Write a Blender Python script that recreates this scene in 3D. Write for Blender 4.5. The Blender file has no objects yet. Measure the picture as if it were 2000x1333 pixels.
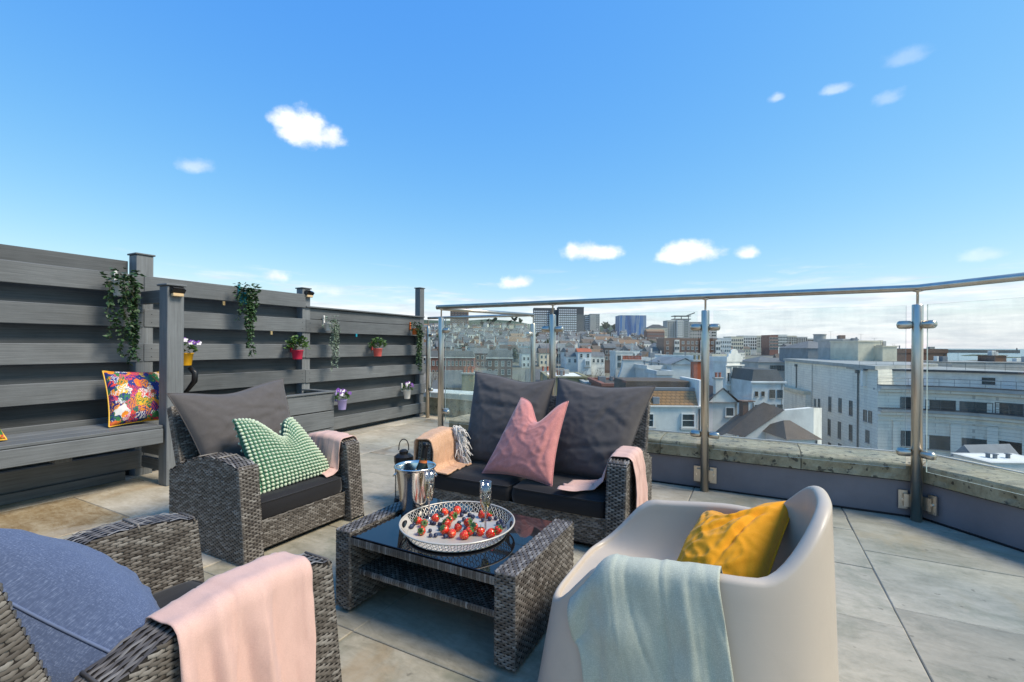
import bpy, math, random
from mathutils import Vector, Matrix, noise as mnoise

# ------------------------------------------------------------------ camera, world, sun, exposure
sc = bpy.context.scene
COL = sc.collection
TH = math.radians(27.8)        # terrace axes: X along the glass balustrade, Y towards it; the camera looks 27.8 deg to the left of +Y
FPX, EYE, HY, ROLL = 910.0, 1.2, 675.0, 0.006

cam_d = bpy.data.cameras.new('camera')
cam = bpy.data.objects.new('camera', cam_d); COL.objects.link(cam)
cam_d.sensor_width = 36.0
cam_d.lens = FPX / 2000 * 36
cam_d.shift_y = (HY - 666.5) / 2000
cam_d.clip_start = 0.03
cam_d.clip_end = 60000
cam.matrix_world = Matrix.Translation((0, 0, EYE)) @ Matrix.Rotation(TH, 4, 'Z') @ Matrix.Rotation(math.pi / 2, 4, 'X') @ Matrix.Rotation(math.atan(ROLL), 4, 'Z')
sc.camera = cam

SUN_AZ = Vector((1.0, 0.14, 0)).normalized()      # horizontal direction towards the sun
SUN_EL = math.radians(50)
sun_d = bpy.data.lights.new('sun', 'SUN')
sun_d.energy = 2.5
sun_d.angle = math.radians(20.0)
sun_d.color = (1.0, 0.89, 0.74)
sun = bpy.data.objects.new('sun', sun_d); COL.objects.link(sun)
to_sun = Vector((SUN_AZ.x * math.cos(SUN_EL), SUN_AZ.y * math.cos(SUN_EL), math.sin(SUN_EL)))
sun.rotation_euler = (-to_sun).to_track_quat('-Z', 'Y').to_euler()
sun.location = (6, 8, 20)

sc.view_settings.view_transform = 'Standard'
sc.view_settings.look = 'None'
sc.view_settings.gamma = 1.0
sc.view_settings.exposure = 0.92
sc.cycles.use_denoising = True
sc.cycles.max_bounces = 8
sc.cycles.transparent_max_bounces = 24
sc.cycles.transmission_bounces = 8
sc.cycles.caustics_reflective = False
sc.cycles.caustics_refractive = False

def cam_ray(x, y):
    """unit-depth ray (world axes) through the photograph's pixel x, y"""
    a = math.atan(ROLL); dx = x - 1000; dy = y - HY
    X = (dx * math.cos(a) + dy * math.sin(a)) / FPX
    Y = -(-dx * math.sin(a) + dy * math.cos(a)) / FPX
    return Vector((X * math.cos(TH) - math.sin(TH), X * math.sin(TH) + math.cos(TH), Y))

class NT:
    """tiny node-tree writer"""
    def __init__(s, tree):
        s.t = tree; s.n = tree.nodes; s.l = tree.links
    def node(s, typ, **kw):
        nd = s.n.new(typ)
        for k, v in kw.items():
            if k.startswith('i_'):
                key = k[2:]
                s.set(nd, int(key) if key.isdigit() else key.replace('_', ' '), v)
            else:
                setattr(nd, k, v)
        return nd
    def set(s, nd, key, v):
        sock = nd.inputs[key]
        if isinstance(v, bpy.types.NodeSocket): s.l.new(v, sock)
        elif isinstance(v, bpy.types.Node): s.l.new(v.outputs[0], sock)
        else:
            if isinstance(v, (tuple, list)) and len(v) == 3 and sock.type == 'RGBA': v = (*v, 1)
            sock.default_value = v
    def math(s, op, a, b=0.0, clamp=False):
        nd = s.n.new('ShaderNodeMath'); nd.operation = op; nd.use_clamp = clamp
        s.set(nd, 0, a); s.set(nd, 1, b); return nd.outputs[0]
    def vmath(s, op, a, b=None):
        nd = s.n.new('ShaderNodeVectorMath'); nd.operation = op
        s.set(nd, 0, a)
        if b is not None: s.set(nd, 1, b)
        return nd.outputs['Value'] if op in ('DOT_PRODUCT', 'LENGTH') else nd.outputs[0]
    def mix(s, fac, a, b, blend='MIX'):
        nd = s.n.new('ShaderNodeMix'); nd.data_type = 'RGBA'; nd.blend_type = blend
        s.set(nd, 'Factor', fac); s.set(nd, 6, a); s.set(nd, 7, b); return nd.outputs[2]
    def ramp(s, fac, stops, interp='LINEAR'):
        nd = s.n.new('ShaderNodeValToRGB'); cr = nd.color_ramp; cr.interpolation = interp
        while len(cr.elements) < len(stops): cr.elements.new(0.5)
        for e, (p, c) in zip(cr.elements, stops):
            e.position = p; e.color = (*c, 1) if len(c) == 3 else c
        s.set(nd, 0, fac); return nd.outputs[0]
    def noise(s, vec, scale, detail=3, rough=0.5, dist=0.0):
        nd = s.node('ShaderNodeTexNoise', i_Scale=scale, i_Detail=detail, i_Roughness=rough, i_Distortion=dist)
        if vec is not None: s.set(nd, 'Vector', vec)
        return nd.outputs['Fac']
    def smooth(s, v, lo, hi):
        nd = s.n.new('ShaderNodeMapRange'); nd.interpolation_type = 'SMOOTHSTEP'
        s.set(nd, 0, v); nd.inputs[1].default_value = lo; nd.inputs[2].default_value = hi
        return nd.outputs[0]

def make_world():
    w = bpy.data.worlds.new('World'); sc.world = w; w.use_nodes = True
    t = NT(w.node_tree); t.n.clear()
    out = t.node('ShaderNodeOutputWorld'); bg = t.node('ShaderNodeBackground')
    t.l.new(bg.outputs[0], out.inputs[0])
    sky = t.node('ShaderNodeTexSky'); sky.sky_type = 'NISHITA'; sky.sun_disc = False
    sky.sun_elevation = SUN_EL
    sky.sun_rotation = math.atan2(SUN_AZ.x, SUN_AZ.y)
    sky.altitude = 0; sky.air_density = 1.0; sky.dust_density = 0.3; sky.ozone_density = 2.0
    # the photograph's colour rendering of the clear sky: deeper blue overhead, gentler brightening to the horizon
    sp = t.node('ShaderNodeSeparateColor'); t.set(sp, 0, sky)
    cc = t.node('ShaderNodeCombineColor')
    for ch, (k, g) in enumerate([(.082, 1.24), (.200, .70), (.59, .14)]):
        t.set(cc, ch, t.math('MULTIPLY', t.math('POWER', sp.outputs[ch], g), k / .198))
    hs = cc
    co = t.node('ShaderNodeTexCoord').outputs['Generated']
    d = t.vmath('NORMALIZE', co)
    sep = t.node('ShaderNodeSeparateXYZ'); t.set(sep, 0, d)
    el = sep.outputs[2]
    n1 = t.noise(d, 9.0, 7, 0.6)
    n2 = t.noise(t.vmath('MULTIPLY', d, (1, 1, 1.25)), 17.0, 6, 0.58)
    warp = t.math('ADD', t.math('MULTIPLY', n2, 1.0), t.math('MULTIPLY', n1, 0.7))
    # small cumulus: (pixel in the photograph -> direction), half width, half height in degrees-ish, strength
    dens = None
    for (px, py, a, b, k) in [(600, 262, 78, 44, 1.0), (560, 240, 44, 30, .9), (640, 268, 48, 30, .9), (382, 326, 44, 26, .42), (1165, 494, 84, 26, 1.0), (1350, 498, 74, 29, .95),
                              (1460, 495, 30, 19, .9), (1015, 553, 48, 20, 1.0), (533, 541, 36, 22, .85), (640, 570, 80, 18, .45),
                              (1635, 175, 34, 15, .40), (1770, 115, 60, 22, .20), (1520, 192, 22, 14, .42), (1732, 195, 38, 22, .26), (1920, 500, 44, 20, .30)]:
        c = cam_ray(px, py); L = c.length; c.normalize()
        r = Vector((c.y, -c.x, 0)).normalized(); u = r.cross(c)
        fr = FPX / (L * L) / FPX
        a2, b2 = a / FPX / L, b / FPX / L
        X = t.math('DIVIDE', t.vmath('DOT_PRODUCT', d, tuple(r)), a2)
        Y = t.math('DIVIDE', t.vmath('DOT_PRODUCT', d, tuple(u)), b2)
        Y = t.math('MULTIPLY', Y, t.math('SUBTRACT', 1.15, t.math('MULTIPLY', t.math('SIGN', Y), 0.25)))
        rr = t.math('SQRT', t.math('ADD', t.math('MULTIPLY', X, X), t.math('MULTIPLY', Y, Y)))
        front = t.math('GREATER_THAN', t.vmath('DOT_PRODUCT', d, tuple(c)), 0.3)
        v = t.math('SUBTRACT', t.math('ADD', warp, -0.28), t.math('MULTIPLY', rr, 0.62))
        v = t.math('MULTIPLY', t.math('MULTIPLY', t.smooth(v, 0.02, 0.46), k), front)
        dens = v if dens is None else t.math('MAXIMUM', dens, v)
    # banked cloud along the horizon, all the way round
    hb = t.noise(t.vmath('MULTIPLY', d, (3.0, 3.0, 22.0)), 2.2, 8, 0.6, 0.4)
    low = t.smooth(el, 0.17, 0.0)
    band = t.math('MULTIPLY', t.smooth(t.math('ADD', hb, t.math('MULTIPLY', low, 0.42)), 0.58, 0.90), t.smooth(el, 0.20, 0.09))
    shade = t.ramp(t.noise(t.vmath('MULTIPLY', d, (4, 4, 30)), 3.0, 6, 0.6), [(0.35, (2.9, 3.1, 3.4)), (0.65, (4.4, 4.4, 4.45))])
    white = t.ramp(n2, [(0.3, (3.2, 3.5, 4.1)), (0.62, (4.7, 4.75, 4.8))])
    skyc = t.mix(t.math('MULTIPLY', band, 0.85), hs.outputs[0], shade)
    skyc = t.mix(dens, skyc, white)
    t.set(bg, 'Color', skyc); bg.inputs['Strength'].default_value = 0.14
make_world()

# ------------------------------------------------------------------ materials
MATS = {}
def base_mat(name):
    m = bpy.data.materials.new(name); m.use_nodes = True
    t = NT(m.node_tree); p = t.n['Principled BSDF']; MATS[name] = m
    return m, t, p
def rgb(r, g, b):
    f = lambda c: (c / 255 / 12.92) if c <= 10 else ((c / 255 + 0.055) / 1.055) ** 2.4
    return (f(r), f(g), f(b))
def mul(c, k): return tuple(min(1, v * k) for v in c)
def coords(t, kind='Object'): return t.node('ShaderNodeTexCoord').outputs[kind]
def plain(name, c, rough=0.6, metal=0.0, var=0.25, scale=6.0, bump=0.0, bscale=60.0, spec=0.5, rnd=0.0, stretch=None, hue2=None):
    """a base colour broken up by noise, a little per-object shift and fine relief"""
    m, t, p = base_mat(name)
    co = coords(t)
    if stretch: co = t.vmath('MULTIPLY', co, stretch)
    n = t.noise(co, scale, 5, 0.6)
    col = t.ramp(n, [(0.25, mul(c, 1 - var)), (0.55, c), (0.8, hue2 if hue2 else mul(c, 1 + var * .7))])
    if rnd:
        r = t.node('ShaderNodeObjectInfo').outputs['Random']
        f = t.math('ADD', t.math('MULTIPLY', r, 2 * rnd), 1 - rnd)
        col = t.vmath('SCALE', col); sc_n = col.node; t.set(sc_n, 'Scale', f)
    t.set(p, 'Base Color', col)
    p.inputs['Roughness'].default_value = rough; p.inputs['Metallic'].default_value = metal
    p.inputs['Specular IOR Level'].default_value = spec
    if bump:
        b = t.node('ShaderNodeBump', i_Strength=bump, i_Distance=0.01)
        t.set(b, 'Height', t.noise(co, bscale, 4, 0.6)); t.set(p, 'Normal', b)
    return m

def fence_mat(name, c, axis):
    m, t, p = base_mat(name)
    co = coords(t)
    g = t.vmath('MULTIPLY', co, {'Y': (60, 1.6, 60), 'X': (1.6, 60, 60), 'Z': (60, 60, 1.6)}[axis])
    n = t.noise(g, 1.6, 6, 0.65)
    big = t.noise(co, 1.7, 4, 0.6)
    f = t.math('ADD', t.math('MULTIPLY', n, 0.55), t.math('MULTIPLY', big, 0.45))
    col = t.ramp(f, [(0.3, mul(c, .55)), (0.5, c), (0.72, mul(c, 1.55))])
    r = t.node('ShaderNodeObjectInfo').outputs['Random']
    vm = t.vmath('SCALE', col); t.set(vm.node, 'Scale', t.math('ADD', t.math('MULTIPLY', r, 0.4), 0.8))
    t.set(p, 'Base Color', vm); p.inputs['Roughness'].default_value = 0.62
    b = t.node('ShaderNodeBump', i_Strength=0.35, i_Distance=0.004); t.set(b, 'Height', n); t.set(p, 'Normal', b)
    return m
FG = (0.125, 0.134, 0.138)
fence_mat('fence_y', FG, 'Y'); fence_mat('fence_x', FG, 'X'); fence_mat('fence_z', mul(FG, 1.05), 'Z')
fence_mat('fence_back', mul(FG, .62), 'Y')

def stone_mat(name, tones, green=0.0, pits=(17, .68, .74, .5)):
    m, t, p = base_mat(name)
    oi = t.node('ShaderNodeObjectInfo').outputs['Random']
    off = t.node('ShaderNodeCombineXYZ'); t.set(off, 0, t.math('MULTIPLY', oi, 37.0)); t.set(off, 1, t.math('MULTIPLY', oi, 91.0))
    co = t.vmath('ADD', coords(t), off)
    big = t.noise(t.vmath('MULTIPLY', co, (1, 1.5, 1)), 2.4, 8, 0.66, 1.4)
    streak = t.noise(t.vmath('MULTIPLY', co, (1.6, 4.2, 1)), 3.4, 7, 0.7, 1.6)
    fine = t.noise(co, 38, 5, 0.7)
    f = t.math('ADD', t.math('ADD', t.math('MULTIPLY', big, .42), t.math('MULTIPLY', streak, .40)), t.math('MULTIPLY', fine, .18))
    col = t.ramp(f, [(0.3, tones[0]), (0.44, tones[1]), (0.55, tones[2]), (0.7, tones[3])])
    # rusty / mossy blotches with their own outlines
    bl = t.smooth(t.noise(co, 1.3, 5, 0.55, 0.8), 0.58, 0.68)
    col = t.mix(t.math('MULTIPLY', bl, 0.5), col, tones[4])
    if green:
        gm = t.smooth(t.noise(co, 2.3, 6, 0.7, 0.5), 0.50, 0.66)
        col = t.mix(t.math('MULTIPLY', gm, green), col, (0.10, 0.125, 0.075))
    spots = t.smooth(t.noise(co, pits[0], 3, 0.5), pits[1], pits[2])
    col = t.mix(t.math('MULTIPLY', spots, pits[3]), col, mul(tones[0], .5))
    hv = t.vmath('SCALE', col); t.set(hv.node, 'Scale', t.math('ADD', t.math('MULTIPLY', oi, 0.3), 0.85))
    t.set(p, 'Base Color', hv)
    t.set(p, 'Roughness', t.ramp(big, [(0.3, (0.42,) * 3), (0.7, (0.68,) * 3)]))
    b = t.node('ShaderNodeBump', i_Strength=0.4, i_Distance=0.006)
    t.set(b, 'Height', t.math('ADD', t.math('MULTIPLY', streak, .8), t.math('MULTIPLY', fine, .3))); t.set(p, 'Normal', b)
    return m
stone_mat('slab_beige', [(.28, .225, .155), (.40, .345, .25), (.50, .445, .345), (.58, .535, .44), (.30, .19, .09)])
stone_mat('slab_grey', [(.19, .17, .12), (.33, .30, .225), (.41, .37, .285), (.50, .455, .35), (.42, .33, .20)], 0.32)
stone_mat('slab_green', [(.16, .14, .095), (.29, .265, .195), (.38, .345, .26), (.48, .435, .34), (.36, .25, .13)], 0.4)
stone_mat('slab_brown', [(.17, .11, .05), (.28, .195, .10), (.40, .32, .20), (.52, .46, .35), (.50, .44, .34)])
plain('grout', (.30, .27, .22), .9, var=.5, scale=4)
stone_mat('coping', [(.06, .05, .03), (.25, .21, .13), (.39, .345, .23), (.56, .52, .40), (.28, .21, .08)], 0.35, (24, .60, .66, .85))
plain('upstand', (.185, .172, .185), .5, var=.22, scale=3, bump=.15, bscale=12)
plain('steel', (.60, .54, .46), .34, 1.0, var=.18, scale=14, stretch=(1, 1, .3))
plain('chrome', (.78, .74, .69), .17, 1.0, var=.04, scale=8)
plain('black_metal', (.018, .018, .019), .4, .4, var=.3)
plain('tray_metal', (.56, .52, .45), .38, 0.2, var=.12, scale=20)
plain('white_metal', (.74, .70, .65), .42, 0.0, var=.08, scale=20)

def glass_mat(name, tint, rough=0.0, ior=1.45, base=0.02, dirt=0.0):
    m, t, p = base_mat(name)
    out = t.n['Material Output']; t.n.remove(p)
    tr = t.node('ShaderNodeBsdfTransparent'); t.set(tr, 'Color', tint)
    gl = t.node('ShaderNodeBsdfGlossy', i_Roughness=rough); t.set(gl, 'Color', (1, 1, 1))
    ge = t.node('ShaderNodeNewGeometry'); cs = t.math('ABSOLUTE', t.vmath('DOT_PRODUCT', ge.outputs['Normal'], ge.outputs['Incoming']))
    f0 = ((ior - 1) / (ior + 1)) ** 2
    fr = t.math('ADD', t.math('MULTIPLY', t.math('POWER', t.math('SUBTRACT', 1.0, cs), 5.0), 1 - f0), f0)
    mx = t.node('ShaderNodeMixShader')
    t.set(mx, 0, t.math('ADD', fr, base, True)); t.set(mx, 1, tr.outputs[0]); t.set(mx, 2, gl.outputs[0])
    last = mx
    if dirt:
        df = t.node('ShaderNodeBsdfDiffuse'); t.set(df, 'Color', (.75, .8, .8))
        dn = t.noise(t.vmath('MULTIPLY', coords(t), (3, 3, .7)), 2.0, 6, .65)
        m2 = t.node('ShaderNodeMixShader'); t.set(m2, 0, t.math('MULTIPLY', t.smooth(dn, .35, .8), dirt)); t.set(m2, 1, mx.outputs[0]); t.set(m2, 2, df.outputs[0]); last = m2
    t.l.new(last.outputs[0], out.inputs[0]); return m
glass_mat('pane_glass', (.955, .985, .975), 0.0, 1.42, 0.0, 0.07)
glass_mat('flute_glass', (.93, .94, .935), 0.02, 1.7, 0.09)
glass_mat('wine', (.74, .66, .36), 0.0, 1.33, 0.05)
glass_mat('flute_highlight', (.80, .82, .81), 0.05, 2.2, 0.22)  # brighter than the glass, draws the flute's highlights
plain('glass_edge', (.50, .58, .56), .15, var=.1)

m, t, p = base_mat('black_glass')
p.inputs['Base Color'].default_value = (.006, .006, .008, 1); p.inputs['Roughness'].default_value = .03; p.inputs['Specular IOR Level'].default_value = .6

def wicker_mat(name, cols, rough=.42):
    m, t, p = base_mat(name)
    g = t.node('ShaderNodeNewGeometry').outputs['Random Per Island']
    n = t.noise(t.vmath('MULTIPLY', coords(t), (1, 1, 1)), 240, 3, .6)
    c = t.ramp(g, [(0.0, cols[0]), (.35, cols[1]), (.7, cols[2]), (1.0, cols[3])])
    c = t.mix(t.math('MULTIPLY', n, .55), c, mul(cols[0], .7))
    t.set(p, 'Base Color', c); p.inputs['Roughness'].default_value = rough
    return m
wicker_mat('wicker', [(.075, .064, .054), (.13, .114, .097), (.20, .18, .157), (.32, .30, .27)])
plain('wicker_core', (.022, .018, .015), .8)

def cloth_mat(name, c, c2=None, weave=900.0, rough=.85, wave=.35, sheen=.15, rough_noise=12.0, mott=.18):
    m, t, p = base_mat(name)
    co = coords(t, 'UV')
    h = t.noise(co, weave / 4, 2, .6)
    slub = t.noise(t.vmath('MULTIPLY', co, (1, 14, 1)), weave / 30, 4, .7)
    slub2 = t.noise(t.vmath('MULTIPLY', co, (14, 1, 1)), weave / 30, 4, .7)
    f = t.math('ADD', t.math('MULTIPLY', h, .4), t.math('MULTIPLY', t.math('ADD', slub, slub2), .3))
    c2 = c2 or mul(c, 1.25)
    col = t.ramp(f, [(.32, mul(c, .72)), (.5, c), (.68, c2)])
    big = t.noise(co, rough_noise, 4, .6)
    v = t.vmath('SCALE', col); t.set(v.node, 'Scale', t.math('ADD', t.math('MULTIPLY', big, 2 * mott), 1 - mott))
    t.set(p, 'Base Color', v); p.inputs['Roughness'].default_value = rough
    p.inputs['Specular IOR Level'].default_value = .25
    p.inputs['Sheen Weight'].default_value = sheen
    b = t.node('ShaderNodeBump', i_Strength=wave, i_Distance=.002); t.set(b, 'Height', f); t.set(p, 'Normal', b)
    return m
cloth_mat('grey_cushion', (.090, .082, .080), weave=1400, wave=.2, mott=.22)
cloth_mat('black_cushion', (.011, .0105, .012), (.018, .017, .019), weave=1600, wave=.2, rough=.7)
cloth_mat('pink_velvet', (.56, .215, .195), (.68, .31, .28), weave=500, wave=.12, sheen=.5, mott=.28)
cloth_mat('blue_linen', (.075, .105, .185), (.20, .25, .36), weave=800, wave=.5, mott=.14)
cloth_mat('yellow_linen', (.74, .305, .006), (.84, .39, .015), weave=1200, wave=.25, mott=.14)
cloth_mat('pink_throw', (.62, .40, .335), (.72, .50, .43), weave=1500, wave=.25, mott=.08)
cloth_mat('peach_throw', (.58, .34, .20), (.76, .58, .45), weave=420, wave=.8, mott=.12)
cloth_mat('mint_throw', (.43, .455, .36), (.68, .69, .58), weave=900, wave=.6, mott=.12)
cloth_mat('green_base', (.035, .13, .075), (.05, .17, .10), weave=700)
plain('blue_pipe', (.13, .17, .27), .85)
plain('bobble', (.58, .67, .49), .85, var=.2, scale=50, bump=.5, bscale=300, rnd=0)
plain('fringe_cream', (.66, .63, .58), .9, var=.15, scale=40)
plain('fringe_pink', (.68, .5, .44), .9, var=.15, scale=40)
m = plain('tub_plastic', (.50, .43, .345), .40, var=.06, scale=3, bump=.06, bscale=400)
t = NT(m.node_tree); p = t.n['Principled BSDF']; co = coords(t)
t.set(p, 'Roughness', t.ramp(t.noise(t.vmath('MULTIPLY', co, (1, 1, .4)), 9, 6, .7), [(.35, (.3,) * 3), (.7, (.55,) * 3)]))
scr = t.smooth(t.noise(t.vmath('MULTIPLY', co, (2, 2, 60)), 3.0, 4, .6, 1.5), .66, .70)
dust = t.smooth(t.noise(co, 6, 6, .7), .5, .75)
bc = p.inputs['Base Color'].links[0].from_socket
t.set(p, 'Base Color', t.mix(t.math('MULTIPLY', scr, .25), t.mix(t.math('MULTIPLY', dust, .2), bc, (.34, .29, .23)), (.60, .55, .48)))

def tropical_mat():
    m, t, p = base_mat('tropical_print')
    co = coords(t, 'UV')
    d = t.noise(co, 7, 3, .6)
    v2 = t.vmath('ADD', co, t.vmath('SCALE', t.node('ShaderNodeTexNoise', i_Scale=6.0, i_Detail=3).outputs['Color']))
    t.set(v2.node.inputs[1].links[0].from_node, 'Scale', .22)
    vo = t.node('ShaderNodeTexVoronoi', i_Scale=8.5, i_Randomness=1.0); t.set(vo, 'Vector', v2)
    sp = t.node('ShaderNodeSeparateColor'); t.set(sp, 0, vo.outputs['Color'])
    pal = t.ramp(sp.outputs[0], [(0, (.012, .02, .15)), (.24, (.66, .64, .60)), (.36, (.66, .04, .03)), (.48, (.75, .22, .01)), (.60, (.70, .40, .02)),
                                 (.66, (.03, .17, .05)), (.80, (.015, .03, .2)), (.94, (.62, .08, .14))], 'CONSTANT')
    # petals and fronds inside each cell
    wv = t.node('ShaderNodeTexWave', i_Scale=9.0, i_Distortion=9.0, i_Detail=2.0, i_Detail_Scale=2.0); t.set(wv, 'Vector', v2)
    st = t.math('GREATER_THAN', wv.outputs['Fac'], .66)
    c2 = t.ramp(sp.outputs[1], [(0, (.03, .16, .05)), (.3, (.72, .26, .02)), (.45, (.015, .03, .18)), (.75, (.66, .64, .6)), (.88, (.66, .05, .06))], 'CONSTANT')
    col = t.mix(st, pal, c2)
    heart = t.math('LESS_THAN', vo.outputs['Distance'], .09)
    col = t.mix(heart, col, (.92, .45, .05))
    t.set(p, 'Base Color', col); p.inputs['Roughness'].default_value = .8
tropical_mat()
for nm, c in [('pot_white', (.72, .70, .66)), ('pot_teal', (.01, .27, .36)), ('pot_red', (.66, .025, .075)), ('pot_coral', (.72, .12, .10)), ('pot_orange', (.66, .14, .015)),
              ('pot_yellow', (.80, .40, .01)), ('pot_lilac', (.44, .36, .66)), ('piping_yellow', (.75, .42, .02))]:
    plain(nm, c, .4, var=.08)
plain('ivy', (.035, .085, .028), .5, var=.6, scale=25, hue2=(.10, .19, .07))
plain('leaf_bright', (.07, .15, .03), .5, var=.6, scale=25, hue2=(.20, .32, .08))
plain('leaf_silver', (.20, .27, .20), .6, var=.4, scale=25, hue2=(.42, .48, .40))
plain('vine', (.06, .06, .02), .7)
plain('petal_purple', (.17, .05, .34), .7, var=.5, scale=60); plain('petal_white', (.78, .74, .78), .7, var=.1)
plain('brass', (.55, .40, .2), .4, .6); plain('lens_warm', (.62, .45, .25), .25); plain('soil', (.03, .02, .012), .95, var=.5, scale=40)

m, t, p = base_mat('strawberry')
co = coords(t)
vo = t.node('ShaderNodeTexVoronoi', i_Scale=190.0); t.set(vo, 'Vector', co)
c = t.ramp(t.noise(co, 40, 3), [(.3, (.62, .012, .010)), (.7, (.78, .05, .02))])
c = t.mix(t.math('LESS_THAN', vo.outputs['Distance'], .28), c, (.80, .42, .10))
t.set(p, 'Base Color', c); p.inputs['Roughness'].default_value = .25
b = t.node('ShaderNodeBump', i_Strength=.5, i_Distance=.002); t.set(b, 'Height', vo.outputs['Distance']); t.set(p, 'Normal', b)
plain('blueberry', (.018, .026, .062), .5, var=.6, scale=60, hue2=(.10, .13, .22))
plain('bottle', (.012, .014, .006), .06, var=.2); plain('foil', (.02, .02, .022), .3, .6, var=.3); plain('foil_label', (.62, .16, .03), .4)

# ------------------------------------------------------------------ mesh helpers
class MB:
    def __init__(s): s.v = []; s.f = []; s.m = []; s.uv = None; s.smooth = False
    def add(s, vs, fs, mi=0):
        o = len(s.v); s.v += [tuple(x) for x in vs]
        s.f += [tuple(i + o for i in f) for f in fs]; s.m += [mi] * len(fs); return s
    def box(s, c, size, rot=None, mi=0):
        x, y, z = (k / 2 for k in size); c = Vector(c)
        vs = [Vector((a * x, b * y, e * z)) for e in (-1, 1) for b in (-1, 1) for a in (-1, 1)]
        if rot is not None: vs = [rot @ q for q in vs]
        return s.add([q + c for q in vs], [(0, 2, 3, 1), (4, 5, 7, 6), (0, 1, 5, 4), (2, 6, 7, 3), (0, 4, 6, 2), (1, 3, 7, 5)], mi)
    def span(s, a, b, mi=0):
        return s.box([(p + q) / 2 for p, q in zip(a, b)], [abs(q - p) for p, q in zip(a, b)], mi=mi)
    def cham(s, a, b, r=.004, mi=0):
        """box with a chamfer round every edge"""
        x0, y0, z0 = (min(p, q) for p, q in zip(a, b)); x1, y1, z1 = (max(p, q) for p, q in zip(a, b))
        cx, cy, cz = (x0 + x1) / 2, (y0 + y1) / 2, (z0 + z1) / 2; hx, hy, hz = (x1 - x0) / 2, (y1 - y0) / 2, (z1 - z0) / 2
        r = min(r, hx * .8, hy * .8, hz * .8); vs = []; ix = {}
        for i in (-1, 1):
            for j in (-1, 1):
                for k in (-1, 1):
                    for ax in range(3):
                        q = [i * hx, j * hy, k * hz]
                        for a2 in range(3):
                            if a2 != ax: q[a2] -= (i, j, k)[a2] * r
                        ix[i, j, k, ax] = len(vs); vs.append((cx + q[0], cy + q[1], cz + q[2]))
        fs = []
        for ax in range(3):
            o = [k for k in range(3) if k != ax]
            for sg in (-1, 1):
                loop = []
                for p, q in ((-1, -1), (1, -1), (1, 1), (-1, 1)):
                    e = [0] * 3; e[ax] = sg; e[o[0]] = p; e[o[1]] = q; loop.append(ix[(*e, ax)])
                flip = (sg < 0) != (ax == 1)
                fs.append(tuple(loop[::-1]) if flip else tuple(loop))
            for p in (-1, 1):
                for q in (-1, 1):
                    e0 = [0] * 3; e1 = [0] * 3; e0[ax] = -1; e1[ax] = 1
                    e0[o[0]] = e1[o[0]] = p; e0[o[1]] = e1[o[1]] = q
                    fs.append((ix[(*e0, o[0])], ix[(*e1, o[0])], ix[(*e1, o[1])], ix[(*e0, o[1])]))
        for i in (-1, 1):
            for j in (-1, 1):
                for k in (-1, 1): fs.append((ix[i, j, k, 0], ix[i, j, k, 1], ix[i, j, k, 2]))
        return s.add(vs, fs, mi)
    def tube(s, path, r, n=8, cap=True, mi=0):
        path = [Vector(p) for p in path]; rs = r if isinstance(r, (list, tuple)) else [r] * len(path)
        vs = []; up = None
        for i, p in enumerate(path):
            d = (path[min(i + 1, len(path) - 1)] - path[max(i - 1, 0)]).normalized()
            if up is None or abs(up.dot(d)) > .98: up = Vector((0, 0, 1)) if abs(d.z) < .9 else Vector((1, 0, 0))
            a = up.cross(d).normalized(); b = d.cross(a); up = b
            vs += [p + (a * math.cos(k * 2 * math.pi / n) + b * math.sin(k * 2 * math.pi / n)) * rs[i] for k in range(n)]
        fs = [(i * n + k, i * n + (k + 1) % n, (i + 1) * n + (k + 1) % n, (i + 1) * n + k) for i in range(len(path) - 1) for k in range(n)]
        if cap: fs += [tuple(range(n))[::-1], tuple(range((len(path) - 1) * n, len(path) * n))]
        return s.add(vs, fs, mi)
    def lathe(s, prof, n=24, c=(0, 0, 0), mi=0, close=False):
        c = Vector(c); vs = [c + Vector((r * math.cos(k * 2 * math.pi / n), r * math.sin(k * 2 * math.pi / n), z)) for r, z in prof for k in range(n)]
        fs = [(i * n + k, i * n + (k + 1) % n, (i + 1) * n + (k + 1) % n, (i + 1) * n + k) for i in range(len(prof) - 1) for k in range(n)]
        if close:
            L = len(prof) - 1; fs += [(L * n + k, L * n + (k + 1) % n, (k + 1) % n, k) for k in range(n)]
        return s.add(vs, fs, mi)
    def grid(s, fn, nu, nv, mi=0, uv=True, wrapu=False):
        vs = []; uvs = []
        for j in range(nv + 1):
            for i in range(nu + 1): vs.append(fn(i / nu, j / nv)); uvs.append((i / nu, j / nv))
        fs = [(j * (nu + 1) + i, j * (nu + 1) + i + 1, (j + 1) * (nu + 1) + i + 1, (j + 1) * (nu + 1) + i) for j in range(nv) for i in range(nu)]
        if s.uv is None: s.uv = {}
        o = len(s.v)
        for k, q in enumerate(uvs): s.uv[o + k] = q
        return s.add(vs, fs, mi)
    def prism(s, poly, z0, z1, mi=0):
        n = len(poly); vs = [(x, y, z0) for x, y in poly] + [(x, y, z1) for x, y in poly]
        fs = [tuple(range(n))[::-1], tuple(range(n, 2 * n))] + [(i, (i + 1) % n, n + (i + 1) % n, n + i) for i in range(n)]
        return s.add(vs, fs, mi)
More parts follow.
